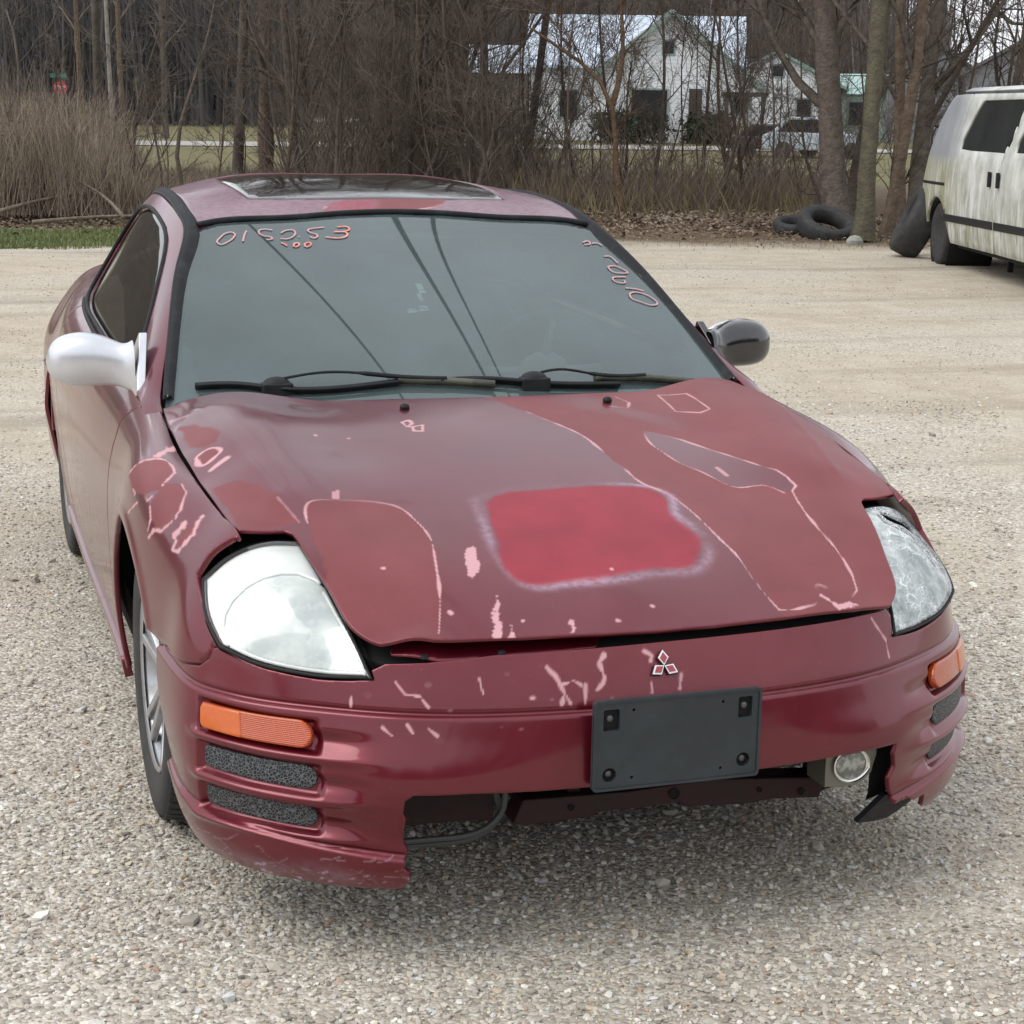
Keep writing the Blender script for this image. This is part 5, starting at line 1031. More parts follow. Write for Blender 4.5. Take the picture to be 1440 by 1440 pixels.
# ================================================================ vegetation
def bearing(u, y):
    """x of a far thing at picture column u and depth y"""
    a, b = (u-720)/2514.2, (720-165)/2514.2; yaw, pit, rl = .323, .219, .0177
    r_, up_ = a*math.cos(rl)-b*math.sin(rl), a*math.sin(rl)+b*math.cos(rl); f_ = math.cos(pit)+up_*math.sin(pit)
    return -1.2731+(y+2.8661)*(f_*math.sin(yaw)+r_*math.cos(yaw))/(f_*math.cos(yaw)-r_*math.sin(yaw))
def bark(name, c1, c2, sc_=9): return mat(name, c1, .95, noise=(c2, sc_, .36, .66), bump=(24, .9, .03), spec=.15)
B_DARK = bark('bark_dark', (.075,.060,.050), (.13,.108,.09)); B_BROWN = bark('bark_brown', (.095,.068,.050), (.16,.12,.09)); B_MOSS = bark('bark_moss', (.078,.068,.053), (.115,.105,.068), 7)
B_RUST = bark('bark_rust', (.105,.062,.038), (.16,.11,.075)); B_PALE = bark('bark_pale', (.30,.28,.25), (.20,.17,.14), 5); B_TWIG = mat('twig_bark', (.095,.076,.064), .95, noise=((.19,.155,.13), 1.2, .35, .65), spec=.1)
STEM = mat('dry_stem', (.27,.21,.155), .95, noise=((.44,.37,.28), 1.5, .35, .65), spec=.1); STEM2 = mat('grey_stem', (.155,.122,.10), .95, noise=((.28,.23,.19), 1.5, .35, .65), spec=.1)
def spawn(P, Rr, n, t0, t1, ln, spread, up, r, m=5, rf=.55, rmin=.003, wob=.12):
    N, M, _ = P.shape; idx = np.repeat(np.arange(N), n); t = r.uniform(t0, t1, len(idx)); f = t*(M-1); k = np.minimum(f.astype(int), M-2); w_ = (f-k)[:, None]
    st = P[idx, k]*(1-w_)+P[idx, k+1]*w_; T_ = P[idx, k+1]-P[idx, k]; T_ /= np.linalg.norm(T_, axis=1)[:, None]+1e-9; r0 = (Rr[idx, k]*(1-w_[:, 0])+Rr[idx, k+1]*w_[:, 0])
    q = r.normal(size=st.shape); q -= (q*T_).sum(1)[:, None]*T_; q /= np.linalg.norm(q, axis=1)[:, None]+1e-9
    d = T_+q*spread*r.uniform(.6, 1.4, len(idx))[:, None]; d[:, 2] += up; d /= np.linalg.norm(d, axis=1)[:, None]
    L = ln*r.uniform(.45, 1.15, len(idx))*(1.15-.6*t); s = np.linspace(0, 1, m); C_ = st[:, None]+d[:, None]*(L[:, None]*s)[..., None]
    bend = r.normal(size=st.shape)*wob*L[:, None]; b2 = r.normal(size=st.shape)*wob*.5*L[:, None]; bend[:, 2] = np.abs(bend[:, 2])*.8+up*.2*L
    C_ = C_+bend[:, None]*(s**2)[None, :, None]+b2[:, None]*np.sin(s*6.28)[None, :, None]*.5
    rr = np.maximum(r0*rf, rmin)[:, None]*(1-.8*s)[None]+rmin*.4; return C_, np.maximum(rr, rmin*.45)
def add_tree(name, label, cat, base, top, r0, seed, mtr, mbr=None, bend=.04, lv=((7,.25,.95,.45,.9,.15),(6,.2,1,.45,.9,.1),(5,.15,1,.5,.9,.05)), group=None, rt=.35, parts=('trunk','branches'), m=9, extra=None):
    if r0 > .07: m = 40
    r = np.random.default_rng(seed); base = np.array(base, float); top = np.array(top, float); H = np.linalg.norm(top-base); s = np.linspace(0, 1, m)
    if extra is not None: P = curve(extra, m)
    else:
        P = base+(top-base)*s[:, None]; P += (np.sin(s*3.1)*bend*H)[:, None]*np.array([r.normal(), r.normal(), 0])+(np.sin(s*7+r.uniform(0, 6))*bend*.3*H)[:, None]*np.array([r.normal(), r.normal(), 0])*s[:, None]
    Rr = r0*(1-(1-rt)*s)*(1+.45*np.exp(-s*H/.35)); root = thing(name, label, cat, tuple(base), 0, group)
    P0 = P-base; V, F_ = tubes_batch(P0[None], Rr[None], 9 if r0 > .1 else 5)
    if r0 > .1: V = V+(snoise(V, 5, seed, 6)+.5*snoise(V, 17, seed+1, 6))[:, None]*.022*(V*[1,1,0])/(np.linalg.norm(V*[1,1,0], axis=1)[:, None]+.01)
    obj(parts[0], V, F_, mtr, root); Lp, Lr = P0[None], Rr[None]; acc = []
    for i, (n, t0, t1, lf, sp_, up) in enumerate(lv):
        Lp, Lr = spawn(Lp, Lr, n, t0, t1, H*lf if i == 0 else ll*lf, sp_, up, r, 6 if i == 0 else 4, rf=.5 if i else .45, rmin=.0035 if i < 2 else .0028); ll = H*lf if i == 0 else ll*lf
        acc.append(tubes_batch(Lp, Lr, 5 if i == 0 and r0 > .08 else 3))
    V, F_ = cat_meshes(acc); obj(parts[1], V, F_, mbr or mtr, root); return root
def gz(x, y): return float(terrain_z(x, y))
# the big trees by the van
def px(u, y, z=0.): return (bearing(u, y), y, z)
LV = ((9,.18,1,.42,.8,.2),(7,.15,1,.5,.9,.12),(7,.1,1,.5,.9,.05))
add_tree('mossy_tree', 'thick upright tree trunk with green moss, nearest the white van', 'tree', px(1224,18.0), px(1243,18.9,8.5), .118, 11, B_MOSS, B_DARK, lv=((6,.5,1,.4,.8,.3),(6,.2,1,.5,.9,.1),(6,.1,1,.5,.9,.05)), bend=.008, rt=.7)
add_tree('tree', 'stout dark tree leaning left behind the mossy trunk', 'tree', px(1186,19.4), px(1110,21,9.), .18, 12, B_DARK, B_DARK, lv=LV, bend=.02, rt=.6)
add_tree('tree', 'straight dark tree between the leaning tree and the mossy trunk', 'tree', px(1200,21), px(1200,21.3,9.), .13, 13, B_DARK, B_DARK, lv=LV, bend=.015, rt=.6)
add_tree('tree', 'brown trunk just right of the mossy tree, leaning towards the van', 'tree', px(1256,18.5), px(1300,19.6,9.), .085, 14, B_BROWN, B_DARK, lv=LV, bend=.02, rt=.55)
add_tree('tree', 'second slim trunk rising from the foot of the brown one', 'tree', px(1276,19.0), px(1256,20.,9.), .085, 15, B_BROWN, B_DARK, lv=LV, bend=.02, rt=.5)
add_tree('tree', 'dark spreading tree behind the roof of the white van', 'tree', px(1296,22), px(1345,24,5.8), .15, 16, B_DARK, B_DARK, lv=((12,.2,1,.62,1.25,.1),(8,.15,1,.5,1.,.05),(8,.1,1,.5,1.,.05)), bend=.03, rt=.4)
add_tree('tree', 'bare wide-branched tree beyond the van at the lot edge', 'tree', px(1400,27), px(1440,29,6.), .12, 17, B_DARK, B_DARK, lv=((12,.25,1,.6,1.3,.05),(8,.15,1,.5,1.,.0),(8,.1,1,.5,1.,.05)), bend=.03, rt=.4)
# leaning reddish sapling that forks
pR = [px(884,21.6), px(868,21.6,.9), px(858,21.7,1.75), px(832,21.8,2.15), px(790,22.,2.45), px(745,22.2,2.75)]
add_tree('sapling', 'reddish brown sapling bent over to the left in front of the white house', 'tree', pR[0], pR[-1], .055, 21, B_RUST, B_RUST, extra=pR, lv=((9,.3,1,.35,.9,.35),(6,.2,1,.5,.9,.2),(5,.1,1,.5,.9,.1)))
pR = [px(861,21.8,1.7), px(872,21.9,2.2), px(870,22.,3.0), px(862,22.1,4.2)]
add_tree('sapling', 'reddish upright fork rising above the bent sapling', 'tree', pR[0], pR[-1], .04, 22, B_RUST, B_RUST, extra=pR, lv=((8,.2,1,.35,.9,.2),(5,.2,1,.5,.9,.1),(4,.1,1,.5,.9,.1)))
pC = [px(272,21.3,.1), px(252,21.3,.6), px(250,21.3,1.2), px(266,21.3,1.7), px(292,21.4,2.4), px(314,21.5,3.4)]
add_tree('sapling', 'curved near-black sapling rising behind the coupe roof', 'tree', pC[0], pC[-1], .034, 23, B_DARK, B_DARK, extra=pC, lv=((6,.45,1,.3,1.,.1),(5,.2,1,.5,.9,.1),(3,.1,1,.5,.9,.1)))
pC = [px(228,22.6,.1), px(222,22.6,.9), px(208,22.8,1.6), px(200,23,2.4)]
add_tree('sapling', 'thin dark sapling left of the curved black one', 'tree', pC[0], pC[-1], .020, 24, B_DARK, B_DARK, extra=pC, lv=((7,.2,1,.35,1.,.2),(4,.2,1,.5,.9,.1),(2,.1,1,.5,.9,.1)))
for i, (u, y, tu, th, r_, lab) in enumerate(((566,24,560,10,.075,'leftmost dark trunk of the clump behind the coupe roof'),(590,24.6,600,12,.11,'thickest dark trunk of the clump behind the coupe roof'),(612,23.6,650,10,.07,'dark trunk leaning right in the clump behind the roof'),(640,24.4,648,11,.085,'upright dark trunk at the right end of the clump behind the roof'),(372,30,366,11,.13,'dim grey-brown trunk in the brush left of the clump'),(446,27,440,10,.09,'slender dark trunk between the curved sapling and the clump'))):
    add_tree('tree', lab, 'tree', px(u,y), px(tu,y+.5,th), r_, 30+i, B_DARK if i != 4 else B_BROWN, B_TWIG, lv=((16,.12,1,.38,1.1,.15),(8,.15,1,.55,1.,.05),(8,.1,1,.5,1.,.0)), bend=.03)
for i, (u, y, r_) in enumerate(((330,27,.12),(470,29,.13),(530,31,.12),(690,30,.12),(420,25.5,.10),(735,27,.10))):
    add_tree('tall_tree', ('tall','slim')[i % 2]+' bare tree '+('left of the dark clump, nearest the lawn gap','two gaps left of the dark clump','just left of the dark clump','just right of the dark clump','right of the faint lawn gap','at the left end of the metal roof')[i], 'tree', px(u,y), px(u+rnd.uniform(-30,30),y+.5,13), r_*.8, 80+i, B_DARK, B_TWIG, lv=((34,.28,1,.42,1.1,.15),(11,.15,1,.5,1.,.05),(9,.1,1,.5,1.,.0)), bend=.02)
# saplings of the thicket, alike
ORD = 'first second third fourth fifth sixth seventh eighth ninth tenth eleventh twelfth thirteenth fourteenth fifteenth sixteenth'.split()
rr_ = random.Random(4); k_ = 0
for u0, u1, n, zone in ((420, 660, 14, 'in the dense thicket behind the coupe roof'), (660, 900, 14, 'before the left half of the white house'), (900, 1180, 16, 'before the right half of the white house'), (1180, 1460, 12, 'behind the white van and mossy tree'), (-20, 200, 5, 'in the brown brush at far left'), (200, 400, 4, 'in the brush left of the dark clump')):
    for i in range(n):
        u = u0+(u1-u0)*(i+rr_.random())/n; y = rr_.uniform(21.8, 27) if u < 1150 else rr_.uniform(20.5, 26); H = rr_.uniform(2.2, 5.2) if u > 420 else rr_.uniform(1.8, 3.2); lean = rr_.uniform(-60, 60)
        add_tree('thicket_sapling', ('slim', 'sturdier')[H > 3.6]+' '+('left-leaning', 'upright', 'right-leaning')[int(lean > -20)+int(lean > 20)]+' sapling, '+ORD[i]+' from the left '+zone, 'sapling', px(u, y), px(u+lean, y+rr_.uniform(-.6, .6), H), rr_.uniform(.012, .04), 100+k_, rr_.choice((B_DARK, B_BROWN, B_DARK, B_TWIG)), B_TWIG,
                 lv=((rr_.randint(6, 10),.08,1,.42,1.0,.25),(7,.1,1,.5,.9,.12),(5,.1,1,.5,.9,.05)), group='bare saplings of the thicket', bend=.05); k_ += 1
# tall pale trunks at left
for i, (u, y, r_, m_, lab) in enumerate(((175,70,.11,B_BROWN,'slim grey-brown trunk right of the white birch in the far left woods'),(116,60,.10,B_BROWN,'faint brown trunk left of the utility pole'),(160,52,.075,B_PALE,'white-barked birch standing in the left woods'),(232,80,.14,B_DARK,'dark trunk above the parked blue car'))):
    add_tree('birch_tree' if i == 2 else 'tree', lab, 'tree', px(u,y,gz(0,y)), px(u-4,y,9+gz(0,y)), r_, 60+i, m_, B_TWIG, lv=((10,.3,1,.25,1.,.2),(6,.2,1,.5,.9,.1)), bend=.01, rt=.6)
# ---- brush masses (nobody could count the stems)
def brush(name, label, n, uf, yf, hf, r_, m_, seed, lean=.25, tw=2, k=3):
    r = np.random.default_rng(seed); u = uf(r, n); y = yf(r, n); x = np.array([bearing(a_, b_) for a_, b_ in zip(u, y)]); H = hf(r, n, u); s = np.linspace(0, 1, 4)
    d = np.stack([r.normal(0, lean, n), r.normal(0, lean, n), np.ones(n)], 1); b = np.stack([r.normal(0, .12, n), r.normal(0, .12, n), np.zeros(n)], 1)
    z0 = .12*(y < 40)+terrain_z(x, y); P = np.stack([x, y, z0], 1)[:, None]+d[:, None]*(H[:, None]*s)[..., None]+b[:, None]*H[:, None, None]*(s**2)[None, :, None]
    Rr = r_*r.uniform(.6, 1.5, n)[:, None]*(1-.75*s)[None]; L = [tubes_batch(P, Rr, k)]
    if tw:
        P2, R2 = spawn(P, Rr, tw, .25, .95, float(np.mean(H))*.38, .7, .35, r, 3, rf=.6, rmin=r_*.45); L.append(tubes_batch(P2, R2, 3))
    V, F_ = cat_meshes(L); o = obj(name, V, F_, m_); tag(o, label, kind='stuff'); return o
brush('dry_brush', 'dense brown dead stems massed behind the grass strip at left', 5200, lambda r, n: r.uniform(-60, 430, n), lambda r, n: 22+8*r.random(n)**1.3, lambda r, n, u: r.uniform(.55, 1.65, n)*(1-.72*sst(130, 215, u)), .0075, STEM, 1, lean=.16)
brush('dry_brush', 'grey-brown twigs mixed through the dead stems at left', 2600, lambda r, n: r.uniform(-60, 430, n), lambda r, n: 21.6+7*r.random(n), lambda r, n, u: r.uniform(.6, 2.1, n)*(1-.76*sst(130, 215, u)), .006, STEM2, 2, lean=.28)
brush('thicket_brush', 'tangled grey-brown undergrowth behind the coupe roof', 2300, lambda r, n: r.uniform(425, 760, n), lambda r, n: 23.4+6*r.random(n), lambda r, n, u: .4+1.7*r.random(n)**2.2, .0065, STEM2, 3, lean=.4)
brush('thicket_brush', 'thin dry undergrowth below the white house', 2600, lambda r, n: r.uniform(740, 1200, n), lambda r, n: 22.+6*r.random(n), lambda r, n, u: .3+1.1*r.random(n)**2.4, .0060, STEM2, 4, lean=.4)
brush('thicket_brush', 'high tangle of fine twigs above the coupe roof', 600, lambda r, n: r.uniform(400, 760, n), lambda r, n: 25+6*r.random(n), lambda r, n, u: 1.8+2.4*r.random(n), .0062, B_TWIG, 8, lean=.42, tw=3)
brush('dry_weeds', 'yellow dry weeds at the foot of the thicket', 1900, lambda r, n: r.uniform(700, 1230, n), lambda r, n: 21.+9*r.random(n), lambda r, n, u: r.uniform(.15, .7, n), .0055, mat('dry_weed', (.27,.22,.11), .95, noise=((.17,.14,.07), 2, .35, .65)), 5, lean=.3, tw=1)
# woods on the hill: trunks one cannot count
def woods(name, label, n, xr, yr, hr, r_, m_, seed, tw=5, uf=None):
    r = np.random.default_rng(seed); y = r.uniform(*yr, n)
    x = r.uniform(*xr, n) if uf is None else np.array([bearing(a_, b_) for a_, b_ in zip(r.uniform(*uf, n), y)]); z = terrain_z(x, y)
    H = r.uniform(*hr, n); s = np.linspace(0, 1, 3); d = np.stack([r.normal(0, .06, n), r.normal(0, .06, n), np.ones(n)], 1)
    P = np.stack([x, y, z-.2], 1)[:, None]+d[:, None]*(H[:, None]*s)[..., None]; Rr = r_*r.uniform(.6, 1.4, n)[:, None]*(1-.7*s)[None]
    P2, R2 = spawn(P, Rr, tw, .25, 1, float(np.mean(H))*.33, .8, .35, r, 3, rf=.5, rmin=r_*.18); V, F_ = cat_meshes([tubes_batch(P, Rr, 3), tubes_batch(P2, R2, 3)]); o = obj(name, V, F_, m_); tag(o, label, kind='stuff')
W1 = mat('woods_bark', (.105,.088,.078), .95, noise=((.19,.16,.145), .05, .4, .6), spec=.1)
woods('hill_woods', 'bare brown woods covering the hill behind the houses', 5200, None, (165, 330), (8, 14), .14, W1, 1, uf=(-80, 1330))
woods('left_woods', 'dark bare woods beyond the street at left', 900, None, (105, 160), (7, 12), .12, mat('woods_bark_dark', (.085,.080,.078), .95, spec=.1), 2, tw=8, uf=(-80, 420))
woods('rear_woods', 'bare woods on the far side of the lot behind the viewer', 1500, (-60, 60), (-58, -30), (6, 10), .20, W1, 3, tw=8)
# ---- leaf litter, grass strip, sticks
def quads(name, label, n, xf, s0, s1, m_, seed, zoff=.02, up=False):
    r = np.random.default_rng(seed); x, y = xf(r, n); z = terrain_z(x, y)+zoff*r.random(n)+.16*sst(20.6, 23.5, y+.30*(x-2))*(y < 40); s = r.uniform(s0, s1, n)
    a = r.uniform(0, 6.28, n); t = r.normal(0, .5, n); u_ = np.stack([np.cos(a), np.sin(a), r.normal(0, .35, n)], 1); v_ = np.stack([-np.sin(a)*np.cos(t), np.cos(a)*np.cos(t), np.abs(np.sin(t))], 1)
    if up: u_ = np.stack([np.cos(a)*.13, np.sin(a)*.13, 0*a], 1); v_ = np.stack([r.normal(0, .3, n), r.normal(0, .3, n), np.ones(n)], 1)
    c = np.stack([x, y, z], 1)[:, None]; S = s[:, None]; V = np.concatenate([c-(u_*S)[:, None], c+(u_*S)[:, None]*1, c+((u_*.25+v_)*S)[:, None], c+((-u_*.5+v_*.8)*S)[:, None]], 1).reshape(-1, 3)
    o = obj(name, V, np.arange(4*n).reshape(n, 4), m_, smooth=False); tag(o, label, kind='stuff'); return o
def edge_y(x): return 21.3-.30*(x-2)*sst(3, 9, x)
lf = lambda r, n: (lambda x: (x, edge_y(x)+r.normal(.9, .9, n)*1.0))(r.uniform(-6, 13.5, n))
quads('leaf_litter', 'brown curled fallen leaves along the foot of the brush', 12000, lf, .012, .036, mat('dead_leaf', (.17,.12,.082), .9, noise=((.28,.22,.16), 1.7, .35, .65)), 1, .07)
quads('leaf_litter', 'dark damp leaves below the thicket', 6000, lf, .02, .05, mat('dead_leaf_dark', (.075,.05,.035), .9, noise=((.15,.10,.07), 1.7, .35, .65)), 2, .05)
gm = mat('grass_blade', (.075,.115,.032), .8, noise=((.15,.165,.06), .8, .35, .65))
quads('grass', 'strip of short green grass between gravel and brush at left', 16000, lambda r, n: (lambda x: (x, 17.9+r.random(n)*2.9-.05*np.abs(snoise(np.stack([x, x], 1), 1.2, 3))*6))(r.uniform(-5, 3.1, n)), .035, .075, gm, 3, .0, up=True)
quads('grass', 'sparse weeds creeping over the gravel edge near the van', 1500, lambda r, n: (lambda x: (x, edge_y(x)-1.2+r.normal(0, .7, n)))(r.uniform(5, 12, n)), .02, .05, mat('olive_weed', (.13,.125,.05), .9, noise=((.22,.18,.10), 1, .35, .65)), 4, .0, up=True)
gp_ = MB(); n_g = 40; Pg = [(x, 18.0+.18*math.sin(x*2.1)+.1*math.sin(x*5.3)) for x in np.linspace(-6, 3.3, n_g)]+[(x, 21.2) for x in np.linspace(3.3, -6, n_g)]
gp_.add([(x, y, .012) for x, y in Pg], [tuple(range(2*n_g))]); tag(gp_.build('grass_ground', mat('grass_soil', (.070,.095,.032), .95, noise=((.16,.155,.07), 2.2, .35, .65))), 'low green turf strip at the left lot edge', kind='structure')
m_log = bark('dead_wood', (.24,.20,.16), (.15,.12,.09)); 
for i, (a, b_, lab) in enumerate(((px(40,20.9,.10), px(262,21.4,.13), 'long pale fallen branch lying along the grass strip'), (px(-10,21.4,.2), px(130,22.4,.42), 'grey fallen stick propped in the leaves at far left'), (px(170,21.2,.14), px(96,22.2,.62), 'broken stick slanting out of the leaves behind the grass'), (px(880,20.9,.08), px(1010,20.2,.14), 'thin fallen branch on the leaves behind the right side of the roof'))):
    mb = MB(); L = curve([a, tuple((np.array(a)+b_)/2+[.05,.1,.04]), b_], 12); mb.tube(L, np.linspace(.03, .012, 12), 6); tag(mb.build('fallen_branch', m_log, None, True), lab, 'branch', 'fallen branches')
mb = MB(); mb.ellipsoid((0,0,.02), (.12,.10,.10), 10); o = mb.build('rock', mat('pale_rock', (.30,.29,.26), .9, noise=((.2,.2,.17), 5, .4, .6))); o.location = px(1212,17.6); tag(o, 'pale rock at the foot of the mossy tree', 'rock')
for i, (u, y, lab) in enumerate(((915,21.2,'white scrap of litter in the leaves below the thicket'),(938,20.6,'small pale scrap of litter nearest the gravel'))):
    mb = MB(); mb.ellipsoid((0,0,.03), (.07,.05,.05), 8); o = mb.build('litter', mat('scrap_white', (.65,.65,.62), .7) if 'scrap_white' not in D.materials else D.materials['scrap_white']); o.location = px(u, y, .08); tag(o, lab, 'litter')
# ================================================================ old tyres
def old_tyre(name, label, loc, rot, R_=.33, w_=.12):
    b = MB(); b.lathe([(.62*R_,-w_*.8),(.74*R_,-w_),(.93*R_,-w_*.95),(R_,-w_*.7),(R_*1.005,0),(R_,w_*.7),(.93*R_,w_*.95),(.74*R_,w_),(.62*R_,w_*.8),(.60*R_,0)], 44, close=True); o = b.build(name, RUBBER, None, True); o.location = loc; o.rotation_euler = rot; tag(o, label, 'tyre', 'old tyres'); return o
old_tyre('old_tyre', 'bald old tyre leaning back against the tree by the leaves', (bearing(1172,18.6), 18.6, .17), (R(24), R(12), R(-22)), .40, .12)
old_tyre('old_tyre', 'flat half-hidden tyre lying left of the leaning one', (bearing(1126,19.2), 19.2, .12), (R(12), R(-6), 0), .30, .10)
# ================================================================ white van
DKW_ = mat('dark_windscreen', (.02,.022,.025), .1)
VW, n_ = new('dirty_white_paint'); to = n_.add('ShaderNodeTexCoord').outputs['Object']; sx = n_.add('ShaderNodeSeparateXYZ', {0: to}).outputs
st_ = n_.add('ShaderNodeMapping', {0: to, 'Scale': (1, 4.5, .8)}).outputs[0]; s1 = n_.noise(st_, 1.7, 7, .7, 1.2); s2 = n_.noise(to, 3.5, 6, .65)
low = n_.rng(sx[2], 1.25, .3, .1, 1.); rear = n_.rng(sx[1], .3, -.4)
b0 = n_.mix(n_.rng(s2, .38, .66), (.66,.67,.65), (.42,.43,.40)); b0 = n_.mix(n_.math('MULTIPLY', n_.rng(s1, .42, .62), n_.math('MULTIPLY', low, 1.)), b0, (.17,.18,.09))
b0 = n_.mix(n_.math('MULTIPLY', n_.math('MULTIPLY', rear, n_.rng(sx[2], .98, 1.2)), .85), b0, n_.mix(s1, (.27,.29,.34), (.20,.20,.22))); b0 = n_.mix(n_.math('MULTIPLY', n_.rng(s1, .40, .56), n_.math('MULTIPLY', rear, n_.rng(sx[2], 1.25, 1.1))), b0, (.30,.30,.19))
n_.set('Base Color', b0); n_.set('Roughness', .45)
VG = glass_material('van_glass', (.10,.11,.11), .22, .03, (.13,.15,.15))
van = thing('white_van', 'dirty white van with algae streaks parked at the right edge of the lot', 'van', (9.35,14.1,0), 2.837)
VS = Loft([-1.8,-.7,1.,3.4], [[(-.34,1.865),(-.22,1.83),(-.15,1.60),(-.09,1.22),(-.06,.90),(-.06,.55),(-.10,.25)], [(-.20,1.885),(-.12,1.845),(-.07,1.60),(.0,1.22),(.02,.90),(.02,.55),(-.02,.25)], [(-.20,1.885),(-.12,1.845),(-.07,1.60),(.0,1.22),(.02,.90),(.02,.55),(-.02,.25)], [(-.20,1.885),(-.12,1.845),(-.07,1.60),(.0,1.22),(.02,.90),(.02,.55),(-.02,.25)]], 'y')
def v_(L): return chart(VS, [(0, s, z) for s, z in L])
va = [( -.72+.60*math.cos(a), .24+.50*math.sin(a)) for a in np.linspace(0, math.pi, 24)]
quarter = v_([(-.66,1.872),(-1.17,1.58),(-1.46,1.22),(-1.62,.90),(-1.70,.55),(-1.66,.24)]+va[::-1]+[(-.1,.28),(-.30,.62),(-.12,1.2),(-.02,1.60),(.10,1.875)])
slide = v_([(-.085,.27),(-.285,.62),(-.105,1.2),(0,1.60),(.115,1.875),(2.36,1.875),(2.14,1.72),(1.74,1.25),(1.55,1.0),(1.57,.27)]); fdoor = v_([(1.585,.27),(1.565,1.0),(1.755,1.25),(2.155,1.72),(2.375,1.875),(3.35,1.875),(3.35,.27)])
w1 = v_([(.07,1.27),(.05,1.30),(.30,1.60),(.50,1.77),(.56,1.79),(2.02,1.80),(2.05,1.77),(1.90,1.55),(1.70,1.28),(1.66,1.26),(.5,1.255)]); w2 = v_([(1.95,1.27),(2.2,1.55),(2.36,1.76),(3.2,1.76),(3.2,1.27)])
region('quarter_panel', VS, quarter, .03, VW, van, thick=.03); sd_ = region('sliding_door', VS, slide, .03, VW, van, holes=[w1], thick=.02, disp=lambda ab, P: -.02*np.exp(-((P[:, 2]-1.14)/.02)**2)*0); fd_ = region('front_door', VS, fdoor, .03, VW, van, holes=[w2], thick=.02)
region('window', VS, w1, .06, VG, sd_, off=-.012, thick=.0); region('window', VS, w2, .06, VG, fd_, off=-.012, thick=.0)
region('rub_strip', VS, v_([(-.30,.50),(-.30,.57),(1.55,.585),(1.55,.51)]), .04, BLACK, sd_, off=.008, thick=.02); region('rub_strip', VS, v_([(1.60,.51),(1.60,.585),(3.3,.60),(3.3,.53)]), .04, BLACK, fd_, off=.008, thick=.02)
region('rub_strip', VS, v_([(-1.64,.86),(-1.64,.89),(-.33,.90),(-.33,.87)]), .04, BLACK, van, off=.004, thick=.01)
for y0, p_ in ((1.38, sd_), (1.68, fd_)):
    b = MB(); b.box((.02,y0-.03,.92),(.045,y0+.03,1.07)); b.build('handle', BLACK, p_, bevel=.006)
b = MB(); b.prism([(-.60,1.875),(-1.17,1.58),(-1.46,1.22),(-1.62,.90),(-1.70,.55),(-1.66,.24),(-1.5,.24),(-1.4,.9),(-1.0,1.5),(-.55,1.80)], -1.62, -.36, lambda u, v, w: (w, u, v)); b.build('rear_end', VW, van)
b = MB(); b.prism([(-1.66,1.83),(-1.6,1.90),(-.93,1.93),(-.28,1.915),(-.19,1.875),(-.25,1.82)], -.62, 3.4, lambda u, v, w: (u, w, v)); b.build('roof', VW, van, bevel=.01)
b = MB(); b.prism([(-1.70,.3),(3.4,.3),(3.4,1.87),(-.6,1.87),(-1.17,1.58),(-1.6,.9)], -1.86, -1.82, lambda u, v, w: (w, u, v)); b.build('far_side', VW, van)
b = MB(); b.prism([(3.42,.3),(3.42,1.87),(3.55,1.80),(4.05,1.22),(4.35,1.08),(4.75,.95),(4.80,.70),(4.78,.35),(4.4,.3)], -1.80, -.04, lambda u, v, w: (w, u, v)); b.build('front_end', VW, van, bevel=.05)
b = MB(); b.prism([(3.62,1.74),(4.03,1.27),(4.05,1.29),(3.64,1.77)], -1.65, -.2, lambda u, v, w: (w, u+.02, v+.02)); b.build('windscreen', DKW_, van)
b = MB(); b.lathe([(.0,.06),(.18,.07),(.21,.09),(.30,.11),(.34,.09),(.345,0),(.34,-.09),(.2,-.1)], 36, lambda a, b_, h: (-.10+h, 4.0+a, .33+b_)); b.build('wheel', RUBBER, van, True)
b = MB(); b.box((-1.8,-.1,.22),(-.10,3.3,.34)); b.box((-1.8,-1.4,.35),(-.6,-.1,.6)); b.box((-1.7,3.3,.3),(-.1,3.4,1.2)); b.build('underbody', DARK, van)
b = MB(); b.box((-1.6,.2,.34),(-.2,.5,1.15)); b.box((-1.6,1.6,.34),(-.2,1.8,1.25)); b.build('seats', m_int2, van)
f = lambda a, b_, h: (-.13+h, -.72+a, .33+b_); b = MB(); b.lathe([(.0,.06),(.18,.07),(.21,.09),(.30,.11),(.34,.09),(.345,0),(.34,-.09),(.2,-.1)], 36, f); b.build('wheel', RUBBER, van, True)
b = MB(); b.lathe([(.43,.0),(.43,-.5),(.2,-.5)], 30, lambda a, b_, h: (-.05+h, -.72+a, .30+b_)); b.build('wheel_liner', DARK, van)
lt = old_tyre('old_tyre', 'black tyre leaning in the rear wheel arch of the white van', (bearing(1300,15.7), 15.7, .39), (0,0,0), .41, .17)
lt.rotation_euler = Vector((.80,-.36,-.42)).to_track_quat('Z', 'Y').to_euler()
b = MB(); b.box((-.35,1.1,.06),(-.3,1.14,.3)); b.build('jack', DARK, van)
